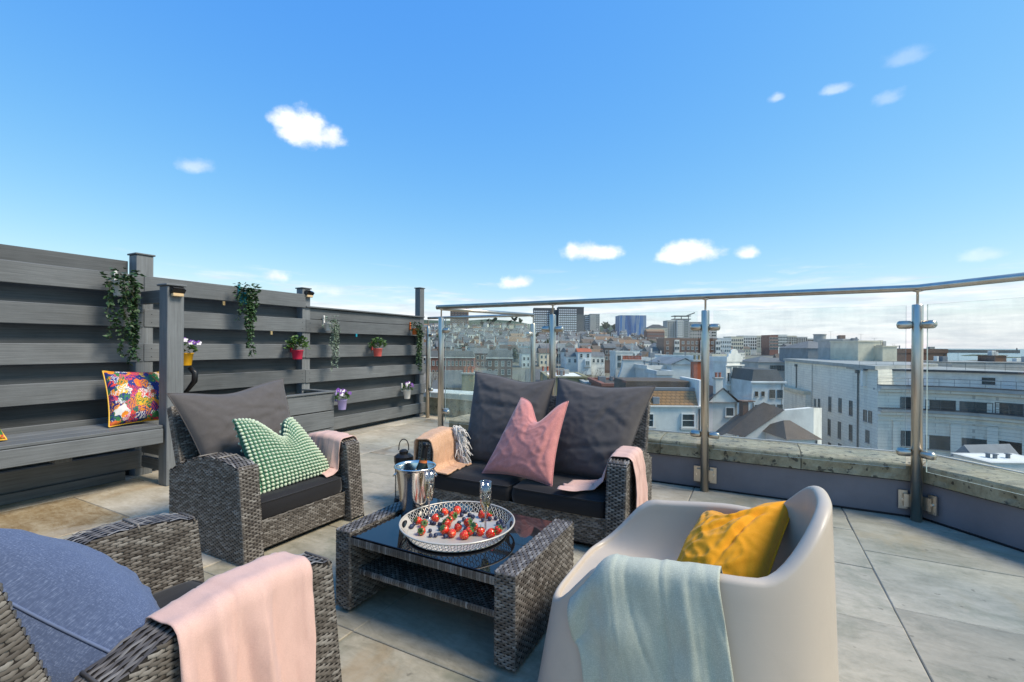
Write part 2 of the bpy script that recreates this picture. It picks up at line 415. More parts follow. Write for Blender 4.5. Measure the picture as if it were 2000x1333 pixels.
    def mesh(s, name, mats, smooth=None):
        me = bpy.data.meshes.new(name); me.from_pydata(s.v, [], s.f)
        for k in (mats if isinstance(mats, (list, tuple)) else [mats]): me.materials.append(MATS[k])
        me.polygons.foreach_set('material_index', s.m)
        if smooth if smooth is not None else s.smooth: me.polygons.foreach_set('use_smooth', [True] * len(me.polygons))
        if s.uv:
            ul = me.uv_layers.new(name='uv'); lv = [l.vertex_index for l in me.loops]
            ul.data.foreach_set('uv', [c for i in lv for c in s.uv.get(i, (0, 0))])
        me.update(); return me
    def build(s, name, mats, parent=None, smooth=None, loc=None, rz=None):
        return link(name, s.mesh(name, mats, smooth), parent, loc, rz)

def link(name, me, parent=None, loc=None, rz=None):
    o = bpy.data.objects.new(name, me); COL.objects.link(o)
    if parent is not None: o.parent = parent
    if loc is not None: o.location = loc
    if rz is not None: o.rotation_euler = (0, 0, rz)
    return o
def tag(o, label=None, cat=None, group=None, kind=None):
    if label: o['label'] = label
    if cat: o['category'] = cat
    if group: o['group'] = group
    if kind: o['kind'] = kind
    return o
def root(name, loc, label, cat, group=None, rz=0):
    o = bpy.data.objects.new(name, None); COL.objects.link(o); o.empty_display_size = .1
    o.location = loc; o.rotation_euler = (0, 0, rz); return tag(o, label, cat, group)
def copy_tree(o, parent=None):
    c = o.copy(); COL.objects.link(c)
    if parent is not None: c.parent = parent; c.matrix_parent_inverse = o.matrix_parent_inverse.copy()
    for ch in list(o.children): copy_tree(ch, c)
    return c
def nz(x, y, z): return mnoise.noise(Vector((x, y, z)))
# ------------------------------------------------------------------ terrace: floor, parapets, balustrade, fence, bench, planter
R = random.Random(5)
def clip_poly(poly, a, b, c):
    """keep the side a*x + b*y <= c"""
    out = []
    for i, p in enumerate(poly):
        q = poly[(i + 1) % len(poly)]
        dp, dq = a * p[0] + b * p[1] - c, a * q[0] + b * q[1] - c
        if dp <= 0: out.append(p)
        if dp * dq < 0:
            k = dp / (dp - dq); out.append((p[0] + (q[0] - p[0]) * k, p[1] + (q[1] - p[1]) * k))
    return out
CUT = (0.742, 0.670, 0.742 * 1.03 + 0.670 * 4.24 + .05)      # the oblique corner of the terrace

bed = MB().prism(clip_poly([(-5.5, -3.0), (3.6, -3.0), (3.6, 4.4), (-3.0, 4.4), (-2.6, 6.0), (-2.6, 6.7), (-5.5, 6.7)], *CUT), -.35, -.006)
tag(bed.build('terrace_floor', 'grout'), kind='structure')
floor_bed = bpy.data.objects['terrace_floor']
ucuts = [-5.4, -4.72, -3.82, -2.62, -1.49, -.47, .56, 1.5, 2.5, 3.5]
vfix = {3: [1.42], 4: [1.42], 6: [2.73, 3.42], 7: [2.73], 1: [1.62, 2.36], 2: [1.30, 2.05]}
for i in range(len(ucuts) - 1):
    u0, u1 = ucuts[i], ucuts[i + 1]
    vs = [-3.0]
    stops = sorted(vfix.get(i, [])) + [6.7]
    for s_ in stops:
        while s_ - vs[-1] > 1.15:
            gap = s_ - vs[-1]
            vs.append(vs[-1] + (R.choice([.6, .75, .9]) if gap > 1.6 else gap / 2))
        vs.append(s_)
    for v0, v1 in zip(vs, vs[1:]):
        j = R.uniform(.0022, .0042)
        poly = [(u0 + j, v0 + j), (u1 - j, v0 + j), (u1 - j, v1 - j), (u0 + j, v1 - j)]
        poly = [(x + R.uniform(-.003, .003), y + R.uniform(-.003, .003)) for x, y in poly]
        poly = clip_poly(poly, *CUT)
        if u0 > -2.9 and poly: poly = clip_poly(poly, 0, 1, 4.38)
        if len(poly) < 3: continue
        cx = sum(p[0] for p in poly) / len(poly); cy = sum(p[1] for p in poly) / len(poly)
        mb = MB(); n = len(poly); e = .004
        top = R.uniform(-.0015, .0015)
        sh = lambda k: [(cx + (x - cx) * (1 - k), cy + (y - cy) * (1 - k)) for x, y in poly]
        inner = sh(.008)
        vv = [(x - cx, y - cy, -.03) for x, y in poly] + [(x - cx, y - cy, top - e * .7) for x, y in poly] + [(x - cx, y - cy, top) for x, y in inner]
        ff = [(k, (k + 1) % n, n + (k + 1) % n, n + k) for k in range(n)] + [(n + k, n + (k + 1) % n, 2 * n + (k + 1) % n, 2 * n + k) for k in range(n)] + [tuple(range(2 * n, 3 * n))]
        mb.add(vv, ff)
        x = cx
        if i == 0 or (i == 1 and cy < 1.5): mt = 'slab_brown' if R.random() < .6 else 'slab_beige'
        elif x < -2.3: mt = 'slab_beige' if R.random() < .72 else 'slab_grey'
        elif x < -.4: mt = 'slab_green' if cy < 2.2 or R.random() < .5 else 'slab_beige'
        else: mt = 'slab_grey'
        mb.build('paving_slab', mt, floor_bed, loc=(cx, cy, 0))

# main parapet: blue-grey upstand with a weathered stone coping, running along X and turning at the oblique corner
PA = Vector((1.03, 4.24)); DIRO = Vector((.670, -.742))         # outward run of the oblique side
NRM = Vector((.742, .670))
par = root('parapet_wall', (0, 4.24, 0), 'low blue-grey parapet with mottled stone coping under the glass balustrade', 'parapet')
def off(poly): return [(x, y - 4.24) for x, y in poly]
def miter(d):      # corner point of the two lines shifted outward by d
    # line 1: y = 4.24 + d ; line 2: NRM . p = NRM . PA + d
    y = 4.24 + d; x = (NRM.dot(PA) + d - NRM.y * y) / NRM.x; return (x, y)
def strip(d0, d1, z0, z1, name, mat, left=-3.0, far=3.2):
    a0, a1 = miter(d0), miter(d1)
    e0 = (a0[0] + DIRO.x * far, a0[1] + DIRO.y * far); e1 = (a1[0] + DIRO.x * far, a1[1] + DIRO.y * far)
    MB().prism(off([(left, 4.24 + d0), a0, a1, (left, 4.24 + d1)]), z0, z1).build(name, mat, par)
    MB().prism(off([a0, e0, e1, a1]), z0, z1).build(name, mat, par)
strip(0, .35, -.3, .25, 'upstand', 'upstand')
strip(-.012, .02, .0, .012, 'floor_bead', 'black_metal')
def coping_stone(p0, p1, q1, q0, seed):
    """one coping stone: pitted front face, gently uneven top; p = inner edge, q = outer edge"""
    p0, p1, q0, q1 = (Vector(k) for k in (p0, p1, q0, q1)); mb = MB(); nu, nv = 22, 9
    def prof(s, k):
        a = p0.lerp(p1, s); b = q0.lerp(q1, s); pitch = [(-.0, .262), (0.0, .30), (0.0, .34), (.0, .367), (.012, .378), (.15, .388), (.4, .392), (.7, .388), (.98, .375), (1.0, .27)][k]
        pt = a.lerp(b, pitch[0]); z = pitch[1]
        n = nz(pt.x * 9, pt.y * 9, seed + z * 9)
        if k in (1, 2): pt = pt + (b - a).normalized() * max(0, n - .12) * .03
        if 3 < k < 9: z += nz(pt.x * 3, pt.y * 3, seed) * .006 + n * .004
        return (pt.x, pt.y - 4.24, z)
    mb.grid(lambda s, t_: prof(s, round(t_ * nv)), nu, nv)
    for e in (0, 1): mb.add([prof(e, k) for k in range(nv + 1)], [tuple(range(nv + 1)) if e == 0 else tuple(range(nv + 1))[::-1]])
    mb.build('coping_stone', 'coping', par, smooth=False)
cuts = [-3.0, -1.9, -.75, .30]
m0, m1 = miter(-.03), miter(.50)
for k in range(3): coping_stone((cuts[k] + .003, 4.21), (cuts[k + 1] - .003, 4.21), (cuts[k + 1] - .003, 4.74), (cuts[k] + .003, 4.74), k * 7.0)
coping_stone((.303, 4.21), (m0[0] - .002, m0[1]), (m1[0] - .002, m1[1]), (.303, 4.74), 33.)
for k in range(3):
    a, b = .004 + k * 1.05, (k + 1) * 1.05 - .004
    P = lambda m_, s: (m_[0] + DIRO.x * s, m_[1] + DIRO.y * s)
    coping_stone(P(m0, a), P(m0, b), P(m1, b), P(m1, a), 50. + k)
cable = MB(); q = miter(.33)
cable.tube([(-2.9, 4.57 - 4.24, .398), (q[0], q[1] - 4.24, .398), (q[0] + DIRO.x * 3, q[1] + DIRO.y * 3 - 4.24, .398)], .006, 6)
cable.build('conductor_cable', 'white_metal', par, smooth=True)

# recessed parapet behind, between the fence end and the returning glass
par2 = root('parapet_wall', (-3.7, 6.42, 0), 'grey stone parapet with pale coping between the slatted fence and the recessed glass corner', 'parapet')
MB().span((-1.6, 0, -.3), (1.35, .3, .30)).build('upstand', 'coping', par2)
for k in range(3): MB().cham((-1.6 + k * .985, -.05, .303), (-1.6 + (k + 1) * .985 - .005, .42, .40), .01).build('coping_stone', 'white_metal' if k < 2 else 'coping', par2)

# the stepped return of the floor: side upstand under panel D-E
ret = root('parapet_wall', (-3.05, 4.6, 0), 'short stone parapet under the returning glass panel behind the sofa', 'parapet')
MB().prism([(.06, 0), (.36, 0), (.75, 1.8), (.45, 1.8)], -.3, .28).build('upstand', 'coping', ret)

# ---- balustrade
def rail_tube(mb, pts, r): mb.tube(pts, r, 14)
bal = root('balustrade', (.98, 4.17, 0), 'stainless steel and glass balustrade with round handrail around the terrace edge', 'balustrade')
BO = Vector((.98, 4.17, 0))
A, B, C, D = (.98, 4.17), (-.385, 4.17), (-1.755, 4.17), (-3.08, 4.17)
G = (A[0] + DIRO.x * 1.42, A[1] + DIRO.y * 1.42)
E_, F_ = (-2.73, 5.80), (-4.80, 6.14)
def bl(p, z): return Vector((p[0], p[1], z)) - BO
mb = MB(); rail_tube(mb, [bl((-3.14, 4.17), 1.615), bl((A[0], A[1]), 1.615), bl((A[0] + DIRO.x * 3, A[1] + DIRO.y * 3), 1.615)], .024); mb.build('handrail', 'steel', bal, smooth=True)
mb = MB(); rail_tube(mb, [bl(D, 1.60), bl(E_, 1.62)], .021); mb.build('handrail', 'steel', bal, smooth=True)
mb = MB(); rail_tube(mb, [bl(E_, 1.62), bl(F_, 1.64)], .021); mb.build('handrail', 'steel', bal, smooth=True)
def post(p, dirs, r=.032, plates=True):
    mb = MB(); mb.lathe([(0, 0), (r, 0), (r, 1.495), (r * .9, 1.50), (0, 1.50)], 20, bl(p, 0)); o = mb.build('post', 'steel', bal, smooth=False)
    for f in o.data.polygons: f.use_smooth = abs(f.normal.z) < .5
    mb = MB(); mb.lathe([(.008, 1.495), (.008, 1.585), (.03, 1.592), (.03, 1.60)], 12, bl(p, 0)); mb.build('spigot', 'steel', o, smooth=True)
    for z in (1.36, .47):
        for d in dirs:
            d = Vector((*d, 0)).normalized(); q = bl(p, z)
            L = .115; rr = [.008, .022, .028, .029, .028, .021, .005]; ss = [.03, .032, .04, .07, .10, .11, .115]
            mb = MB(); mb.tube([q + d * s_ for s_ in ss], rr, 12); mb.build('glass_clamp', 'steel', o, smooth=True)
    if plates:
        for sx in (-1, 1):
            d = Vector((dirs[0 if sx < 0 else -1][0], dirs[0 if sx < 0 else -1][1], 0)).normalized()
            nrm = Vector((-d.y, d.x, 0)); nrm = nrm if nrm.y > 0 else -nrm
            c = bl(p, .125) + d * .062 + nrm * .058
            mb = MB(); mb.box(c, (.052, .012, .13), Matrix.Rotation(math.atan2(d.y, d.x), 3, 'Z')); pl = mb.build('base_plate', 'steel', o)
            mb = MB(); mb.box(c - d * .03 - nrm * .02, (.06, .02, .09), Matrix.Rotation(math.atan2(d.y, d.x), 3, 'Z')); mb.build('bracket', 'steel', o)
            mb = MB(); mb.tube([c - nrm * .004, c - nrm * .014], .009, 6); mb.build('bolt', 'chrome', pl)
X = (1, 0); XN = (-1, 0)
post(A, [XN, tuple(DIRO)]); post(B, [XN, X]); post(C, [XN, X]); post(D, [X, (E_[0] - D[0], E_[1] - D[1])], plates=False)
post(E_, [(D[0] - E_[0], D[1] - E_[1]), (F_[0] - E_[0], F_[1] - E_[1])], plates=False); post(G, [(-DIRO.x, -DIRO.y), tuple(DIRO)])
post(F_, [(E_[0] - F_[0], E_[1] - F_[1])], plates=False)
def pane(p, q, z0=.355, z1=1.495, gap=.062):
    p, q = Vector((*p, 0)), Vector((*q, 0)); d = (q - p).normalized(); p, q = p + d * gap, q - d * gap; L = (q - p).length
    mb = MB(); mb.add([(-L / 2, -.005, z0), (L / 2, -.005, z0), (L / 2, -.005, z1), (-L / 2, -.005, z1), (-L / 2, .005, z0), (L / 2, .005, z0), (L / 2, .005, z1), (-L / 2, .005, z1)], [(0, 1, 2, 3), (5, 4, 7, 6)], 0)
    mb.add([], []); o = len(mb.v) - 8
    mb.f += [(0, 4, 5, 1), (3, 2, 6, 7), (0, 3, 7, 4), (1, 5, 6, 2)]; mb.m += [1] * 4
    ob = mb.build('glass_pane', ['pane_glass', 'glass_edge'], bal)
    ob.location = (p + q) / 2 - Vector((BO.x, BO.y, 0)); ob.rotation_euler = (0, 0, math.atan2(d.y, d.x))
pane(A, B); pane(B, C); pane(C, D); pane(D, E_); pane(E_, F_); pane(A, G)
pane(G, (G[0] + DIRO.x * 1.3, G[1] + DIRO.y * 1.3))

# ---- slatted fence (hit and miss boards on both sides of square posts)
FX = -4.945
fen = root('fence', (FX, 3.0, 0), 'dark grey stained hit-and-miss board fence along the terrace edge behind the bench', 'fence')
def slat(y0, y1, z0, z1, back=False, mat=None):
    x1 = 0 if not back else -.125
    w = Vector((R.uniform(-.002, .002), 0, R.uniform(-.003, .003)))
    mb = MB(); mb.cham((x1 - .026, y0 - 3.0 + .0015, z0), (x1, y1 - 3.0 - .0015, z1), .004)
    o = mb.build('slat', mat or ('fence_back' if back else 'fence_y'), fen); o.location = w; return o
fz = [.07, .39, .72, 1.03, 1.345, 1.65]
secs = [(-1.6, 2.19, 6), (2.19, 3.91, 6), (3.91, 6.27, 5)]
for (a, b, n) in secs:
    for k in range(n): slat(a, b, fz[k], fz[k] + .165)
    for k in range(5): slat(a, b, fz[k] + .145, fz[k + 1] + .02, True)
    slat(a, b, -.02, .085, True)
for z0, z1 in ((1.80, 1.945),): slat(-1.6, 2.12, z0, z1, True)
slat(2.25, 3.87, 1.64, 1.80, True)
MB().cham((-.16, 3.91 - 3.0, 1.655), (.012, 6.22 - 3.0, 1.675), .004).build('top_rail', 'fence_y', fen)
MB().cham((-.05, 3.98 - 3.0, 1.515), (-.028, 6.2 - 3.0, 1.65), .004).build('slat', 'fence_y', fen)
def fpost(y, top, w=.10, cap=True, x=-.075, nm='fence_post'):
    o = MB().cham((x - w / 2, y - 3 - w / 2, -.02), (x + w / 2, y - 3 + w / 2, top), .005).build(nm, 'fence_z', fen)
    if cap: MB().cham((x - w / 2 - .012, y - 3 - w / 2 - .012, top + .001), (x + w / 2 + .012, y - 3 + w / 2 + .012, top + .016), .004).build('post_cap', 'fence_x', o)
fpost(2.20, 2.00, .135); fpost(3.93, 1.885, .115); fpost(6.19, 2.14, .11); fpost(.4, 2.0, .12); fpost(-1.4, 2.0, .12)
for y in (2.14, 2.25, 3.86, 3.97):       # screw heads on the boards at each post
    for k in range(1, 5):
        for dz in (.045, .12):
            MB().tube([(0.0, y - 3, fz[k] + dz), (.0025, y - 3, fz[k] + dz)], .0045, 6).build('screw', 'black_metal', fen)

# ---- bench built against the fence
ben = root('bench', (-4.65, 1.0, 0), 'long dark grey wooden bench built against the slatted fence', 'bench')
by = lambda y: y - 1.0
for k in range(3):
    x0 = -.262 + k * .172
    MB().cham((x0, by(-1.6), .490), (x0 + .166, by(2.09), .515), .004).build('seat_plank', 'fence_y', ben)
MB().cham((.232, by(-1.6), .365), (.257, by(2.09), .487), .004).build('fascia_board', 'fence_y', ben)
MB().cham((-.262, by(-1.6), .30), (-.24, by(2.09), .487), .004).build('back_rail', 'fence_y', ben)
MB().cham((-.275, by(-1.6), .0), (-.255, by(2.04), .075), .003).build('plinth_board', 'fence_y', ben)
for y in (.1, 1.46): MB().cham((-.20, by(y), .31), (.1, by(y + .10), .486), .004).build('support_block', 'fence_z', ben)
for y in (-.6,): MB().cham((-.2, by(y), 0), (.2, by(y + .1), .486), .004).build('support_leg', 'fence_z', ben)

# ---- free-standing post and its arm at the bench end
fp = root('screen_post', (-4.44, 2.17, 0), 'tall square grey wooden post at the bench end with a beam back to the fence', 'post')
po = MB().cham((-.065, -.065, 0), (.065, .065, 1.685), .005).build('shaft', 'fence_z', fp)
MB().cham((-.08, -.08, 1.686), (.08, .08, 1.703), .004).build('post_cap', 'fence_x', po)
MB().cham((-.478, -.02, 1.55), (-.067, .02, 1.665), .004).build('beam', 'fence_x', fp)
for z in (.09, .22): MB().cham((-.46, -.015, z), (-.067, .015, z + .10), .004).build('side_board', 'fence_x', fp)

# ---- planter box
pl = root('planter_box', (-4.67, 3.28, 0), 'dark grey wooden planter box against the fence behind the armchair', 'planter')
for k in range(3):
    MB().cham((.235, -.62, .02 + k * .205), (.26, .60, .215 + k * .205), .004).build('front_board', 'fence_y', pl)
    MB().cham((-.25, .575, .02 + k * .205), (.234, .60, .215 + k * .205), .004).build('side_board', 'fence_x', pl)
    MB().cham((-.25, -.62, .02 + k * .205), (.234, -.595, .215 + k * .205), .004).build('side_board', 'fence_x', pl)
MB().cham((.205, -.64, .632), (.275, .62, .652), .004).build('rim', 'fence_y', pl)
MB().cham((-.25, .555, .632), (.204, .62, .652), .004).build('rim', 'fence_x', pl)
MB().span((-.25, -.59, .02), (.23, .57, .50)).build('soil', 'soil', pl)
mb = MB()
for k in range(160):
    x, y = R.uniform(-.2, .2), R.uniform(-.55, .5); h = R.uniform(.05, .22); a = R.uniform(0, 6.28); w = .004
    dx, dy = math.cos(a) * h * .4, math.sin(a) * h * .4
    mb.add([(x - w, y, .49), (x + w, y, .49), (x + dx, y + dy, .49 + h)], [(0, 1, 2)])
tag(mb.build('grass', 'leaf_bright', pl), kind='stuff')

# ---- solar lights
def solar(loc, rz, label):
    o = root('solar_light', loc, label, 'light', rz=rz)
    mb = MB(); mb.add([(-.05, 0, 0), (.05, 0, 0), (.05, 0, .055), (-.05, 0, .055), (-.05, -.035, 0), (.05, -.035, 0), (.05, -.06, .03), (-.05, -.06, .03)], [(0, 1, 2, 3), (4, 7, 6, 5), (3, 2, 6, 7), (0, 4, 5, 1), (0, 3, 7, 4), (1, 5, 6, 2)])
    mb.build('housing', 'black_metal', o)
    mb = MB(); mb.box((0, -.03, .048), (.085, .05, .004), Matrix.Rotation(math.radians(22), 3, 'X')); mb.build('solar_panel', 'black_glass', o)
    MB().cham((-.042, -.042, -.028), (.042, -.004, -.001), .004).build('lens', 'lens_warm', o)
    return o
solar((-4.374, 2.17, 1.625), math.pi / 2, 'black solar light on the free-standing post by the bench')
solar((-4.955, 3.945, 1.81), math.pi / 2, 'black solar light on the capped fence post above the planter')
# ------------------------------------------------------------------ furniture: woven seats, table, tub chair
def weave(mb, fn, L, Hh, sp=.0178, rp=.0100, bump=.0042, keep=None, jig=.08):
    """over-and-under strands on a surface fn(s, t) -> (point, normal, tangent_s, tangent_t), s in 0..L, t in 0..Hh"""
    rows = max(1, int(Hh / rp)); rp = Hh / rows; cols = max(1, int(L / sp)); sp = L / cols
    for j in range(rows):
        t_ = (j + .5) * rp
        for i in range(-1, cols // 2 + 2):
            s_ = (2 * i + (j % 2)) * sp
            a, b = max(0, s_ - sp * .97), min(L, s_ + sp * .97)
            if b - a < sp * .4: continue
            if keep and not keep((a + b) / 2, t_): continue
            hw = rp * .49 * R.uniform(.9, 1.04); dt = R.uniform(-jig, jig) * rp
            vs = []
            for k, sv in enumerate((a, (a + b) / 2, b)):
                p, n, ts, tt = fn(sv, t_ + dt)
                e = (-.002, bump, -.002)[k]
                vs += [p - tt * hw + n * (e - .0012), p + n * (e + .0008), p + tt * hw + n * (e - .0012)]
            mb.add(vs, [(0, 3, 4, 1), (1, 4, 5, 2), (3, 6, 7, 4), (4, 7, 8, 5)])
def flat(o, a, b):
    o, a, b = Vector(o), Vector(a).normalized(), Vector(b).normalized(); n = a.cross(b)
    return lambda s, t_: (o + a * s + b * t_, n, a, b)

def arm_z(y):      # height of the arm top along its depth
    pts = [(0, .515), (.06, .535), (.18, .553), (.32, .555), (.48, .525), (.62, .472), (.74, .42)]
    for (y0, z0), (y1, z1) in zip(pts, pts[1:]):
        if y <= y1: k = max(0, (y - y0) / (y1 - y0)); k = k; return z0 + (z1 - z0) * k
    return pts[-1][1]
ARM_W, DEP = .115, .72
def make_arm(parent, x0, sheared=.06):
    """woven arm slab between x0 and x0 + ARM_W; front at y = 0"""
    x1 = x0 + ARM_W
    def q(x, y, z): return Vector((x, y + sheared * (z / .55) * (1 - y / DEP) - sheared * (1 - y / DEP) * .5, z))
    ys = [k * DEP / 16 for k in range(17)]
    mb = MB(); e = .004
    ring = [(y, arm_z(y)) for y in ys]
    prof = [q(0, y, z - e) for y, z in ring]; base = [q(0, y, .02) for y, _ in ring]
    n = len(ys); vs = []
    for x in (x0 + e, x1 - e): vs += [p + Vector((x, 0, 0)) for p in prof] + [p + Vector((x, 0, 0)) for p in base]
    ff = []
    for k in range(n - 1):
        ff += [(n + k, k, k + 1, n + k + 1), (2 * n + k, 3 * n + k, 3 * n + k + 1, 2 * n + k + 1), (k, 2 * n + k, 2 * n + k + 1, k + 1), (n + k, n + k + 1, 3 * n + k + 1, 3 * n + k)]
    ff += [(0, n, 3 * n, 2 * n), (n - 1, 3 * n - 1, 4 * n - 1, 2 * n - 1)]
    mb.add(vs, ff); o = mb.build('arm', 'wicker_core', parent)
    w = MB()
    for x, sg in ((x0, -1), (x1, 1)):
        def side(s, t_, x=x, sg=sg): return (q(x, s, t_), Vector((sg, 0, 0)), Vector((0, 1, 0)), Vector((0, 0, 1)))
        weave(w, side, DEP, .56, keep=lambda s, t_: t_ < arm_z(s) - .006)
    def front(s, t_): p = q(x0 + s, 0, .02 + t_); return (p, Vector((0, -1, 0)), Vector((1, 0, 0)), Vector((0, .1, 1)).normalized())
    weave(w, front, ARM_W, .495)
    def back(s, t_): return (q(x0 + s, DEP, .02 + t_), Vector((0, 1, 0)), Vector((-1, 0, 0)), Vector((0, 0, 1)))
    weave(w, back, ARM_W, .39)
    def topf(s, t_):
        z = arm_z(s); d = (arm_z(min(DEP, s + .01)) - arm_z(max(0, s - .01))) / .02; ts = Vector((0, 1, d)).normalized()
        return (q(x0 + t_, s, z), Vector((0, -d, 1)).normalized(), ts, Vector((1, 0, 0)))
    weave(w, topf, DEP, ARM_W, sp=.032, rp=.0096)
    for y in (.012, .20, .40, .60):      # cross binders over the arm top
        w.tube([q(x0 - .002, y, arm_z(y) - .012), q(x0 + .006, y, arm_z(y) + .005), q(x1 - .006, y, arm_z(y) + .005), q(x1 + .002, y, arm_z(y) - .012)], .0045, 5)
    tag(w.build('weave', 'wicker', o, smooth=True), kind='stuff')
    MB().cham((x0 + .02, .03, 0), (x1 - .02, .07, .022), .004).build('foot', 'black_metal', o)
    return o
def seat_base(parent, xa, xb):
    o = MB().span((xa, .035, .03), (xb, .70, .185)).build('seat_base', 'wicker_core', parent)
    w = MB(); weave(w, flat((xa, .032, .035), (1, 0, 0), (0, 0, 1)), xb - xa, .145, sp=.017, rp=.0105)
    for z in (.186,): weave(w, flat((xa, .030, .178), (1, 0, 0), (0, 0, 1)), xb - xa, .022, sp=.03, rp=.011)
    tag(w.build('weave', 'wicker', o, smooth=True), kind='stuff')
def back_rest(parent, xa, xb, h=.80):
    a, b = Vector((0, .60, .20)), Vector((0, .79, h)); up = (b - a).normalized(); n = Vector((0, -up.z, up.y)); L = (b - a).length
    mb = MB(); rot = Matrix(((1, 0, 0), (0, -n.y, up.y), (0, -n.z, up.z))); 
    mb.box(Vector(((xa + xb) / 2, 0, 0)) + (a + b) / 2, (xb - xa, .05, L), rot); o = mb.build('backrest', 'wicker_core', parent)
    w = MB()
    weave(w, flat(Vector((xa, 0, 0)) + a + n * .027, (1, 0, 0), up), xb - xa, L)
    weave(w, flat(Vector((xb, 0, 0)) + a - n * .027, (-1, 0, 0), up), xb - xa, L)
    for x, s in ((xa - .002, 1), (xb + .002, -1)):
        o2 = Vector((x, 0, 0)) + a + n * (.025 * -s); weave(w, flat(o2, n * s, up), .05, L, rp=.011) if s < 0 else weave(w, flat(Vector((x, 0, 0)) + a - n * .025, n, up) , .05, L)
    weave(w, flat(Vector((xa, 0, 0)) + b + n * .025, (1, 0, 0), -n), xb - xa, .05)
    tag(w.build('weave', 'wicker', o, smooth=True), kind='stuff')

def slab_cushion(w, d, t_, seed):
    """boxed seat cushion with soft crown and edge piping, centred in x, front at y = 0"""
    mb = MB(); nu, nv = 30, 24
    def rr(a): return math.copysign(abs(a) ** .5, a)
    def fn(i, j):
        s, q = 2 * i - 1, 2 * j - 1
        e = (1 - abs(s) ** 6) * (1 - abs(q) ** 6)
        x = s * w / 2 * (1 - .03 * q ** 8); y = d / 2 + q * d / 2 * (1 - .03 * s ** 8)
        wr = nz(s * 3 + seed, q * 3, seed) * .006 + nz(s * 9, q * 3 + seed, 3) * .003
        return x, y, e, wr
    mb.grid(lambda i, j: (lambda x, y, e, wr: (x, y, t_ * .80 + e ** .35 * t_ * .22 + wr * e))(*fn(i, j)), nu, nv)
    mb.grid(lambda i, j: (lambda x, y, e, wr: (x, y, t_ * .05 * (1 - e)))(*fn(1 - i, j)), nu, nv)
    rim = []
    for k in range(96):
        a = k / 96 * 4; sd = int(a); f = 2 * (a - sd) - 1
        i, j = [((f + 1) / 2, 0), (1, (f + 1) / 2), ((1 - f) / 2, 1), (0, (1 - f) / 2)][sd]
        x, y, e, wr = fn(i, j); rim.append((x, y, t_ * .80))
    n = len(rim); o = len(mb.v)
    vs = []; 
    for h, bul in ((.80, 0), (.62, .006), (.42, .009), (.2, .006), (.05, 0)):
        for k, (x, y, _) in enumerate(rim):
            cx, cy = x, y - d / 2; l = math.hypot(cx, cy) or 1
            b = bul + nz(x * 14, y * 14, h * 3 + seed) * .004 * (bul > 0)
            vs.append((x + cx / l * b, y + cy / l * b, t_ * h))
    mb.add(vs, [(r * n + k, (r + 1) * n + k, (r + 1) * n + (k + 1) % n, r * n + (k + 1) % n) for r in range(4) for k in range(n)])
    pip = MB(); pip.tube([Vector(p) for p in rim] + [Vector(rim[0])], .0045, 6, False)
    return mb, pip
def seat_cushion(parent_m, w, d, t_, x, y, z, label, group=None, seed=0):
    mb, pip = slab_cushion(w, d, t_, seed)
    o = mb.build('seat_cushion', 'black_cushion', smooth=True); o.matrix_world = parent_m @ Matrix.Translation((x, y, z))
    tag(o, label, 'cushion', group); pip.build('piping', 'black_cushion', o, smooth=True); return o

def seat(name, width, nseat, loc, rz, label, cat):
    o = root(name, loc, label, cat, rz=rz)
    make_arm(o, -width / 2); make_arm(o, width / 2 - ARM_W)
    seat_base(o, -width / 2 + ARM_W + .002, width / 2 - ARM_W - .002)
    back_rest(o, -width / 2 + .03, width / 2 - .03)
    return o
# local frame: faces -y. armchair by the fence faces +X; front at X = -2.45
M_A1 = Matrix.Translation((-2.45, 1.97, 0)) @ Matrix.Rotation(math.pi / 2, 4, 'Z')
M_A2 = Matrix.Translation((-1.615, 1.065, 0)) @ Matrix.Rotation(math.pi, 4, 'Z')
M_SO = Matrix.Translation((-1.395, 2.61, 0))
arm1 = seat('wicker_armchair', .86, 1, (-2.45, 1.97, 0), math.pi / 2, 'grey-brown wicker armchair with a green bobble cushion, facing the coffee table', 'armchair')
arm2 = copy_tree(arm1); arm2.location = M_A2.translation; arm2.rotation_euler = (0, 0, math.pi)
arm2['label'] = 'grey-brown wicker armchair holding a big blue cushion, pink throw over its arm'
for o in (arm1, arm2): o['group'] = 'wicker armchairs'
sofa = seat('wicker_sofa', 1.49, 2, (-1.395, 2.61, 0), 0, 'two-seat grey-brown wicker sofa with large dark grey back cushions before the glass', 'sofa')
seat_cushion(M_A1, .605, .60, .125, 0, .045, .190, 'black seat cushion on the wicker armchair beneath the green bobble cushion', seed=1)
seat_cushion(M_A2, .605, .60, .125, 0, .045, .190, 'black seat cushion on the wicker armchair beneath the blue cushion', seed=2)
seat_cushion(M_SO, .605, .62, .125, -.312, .02, .192, 'black sofa seat cushion beside the peach throw', seed=3)
seat_cushion(M_SO, .605, .62, .125, .312, .02, .192, 'black sofa seat cushion under the end of the pink throw', seed=4)

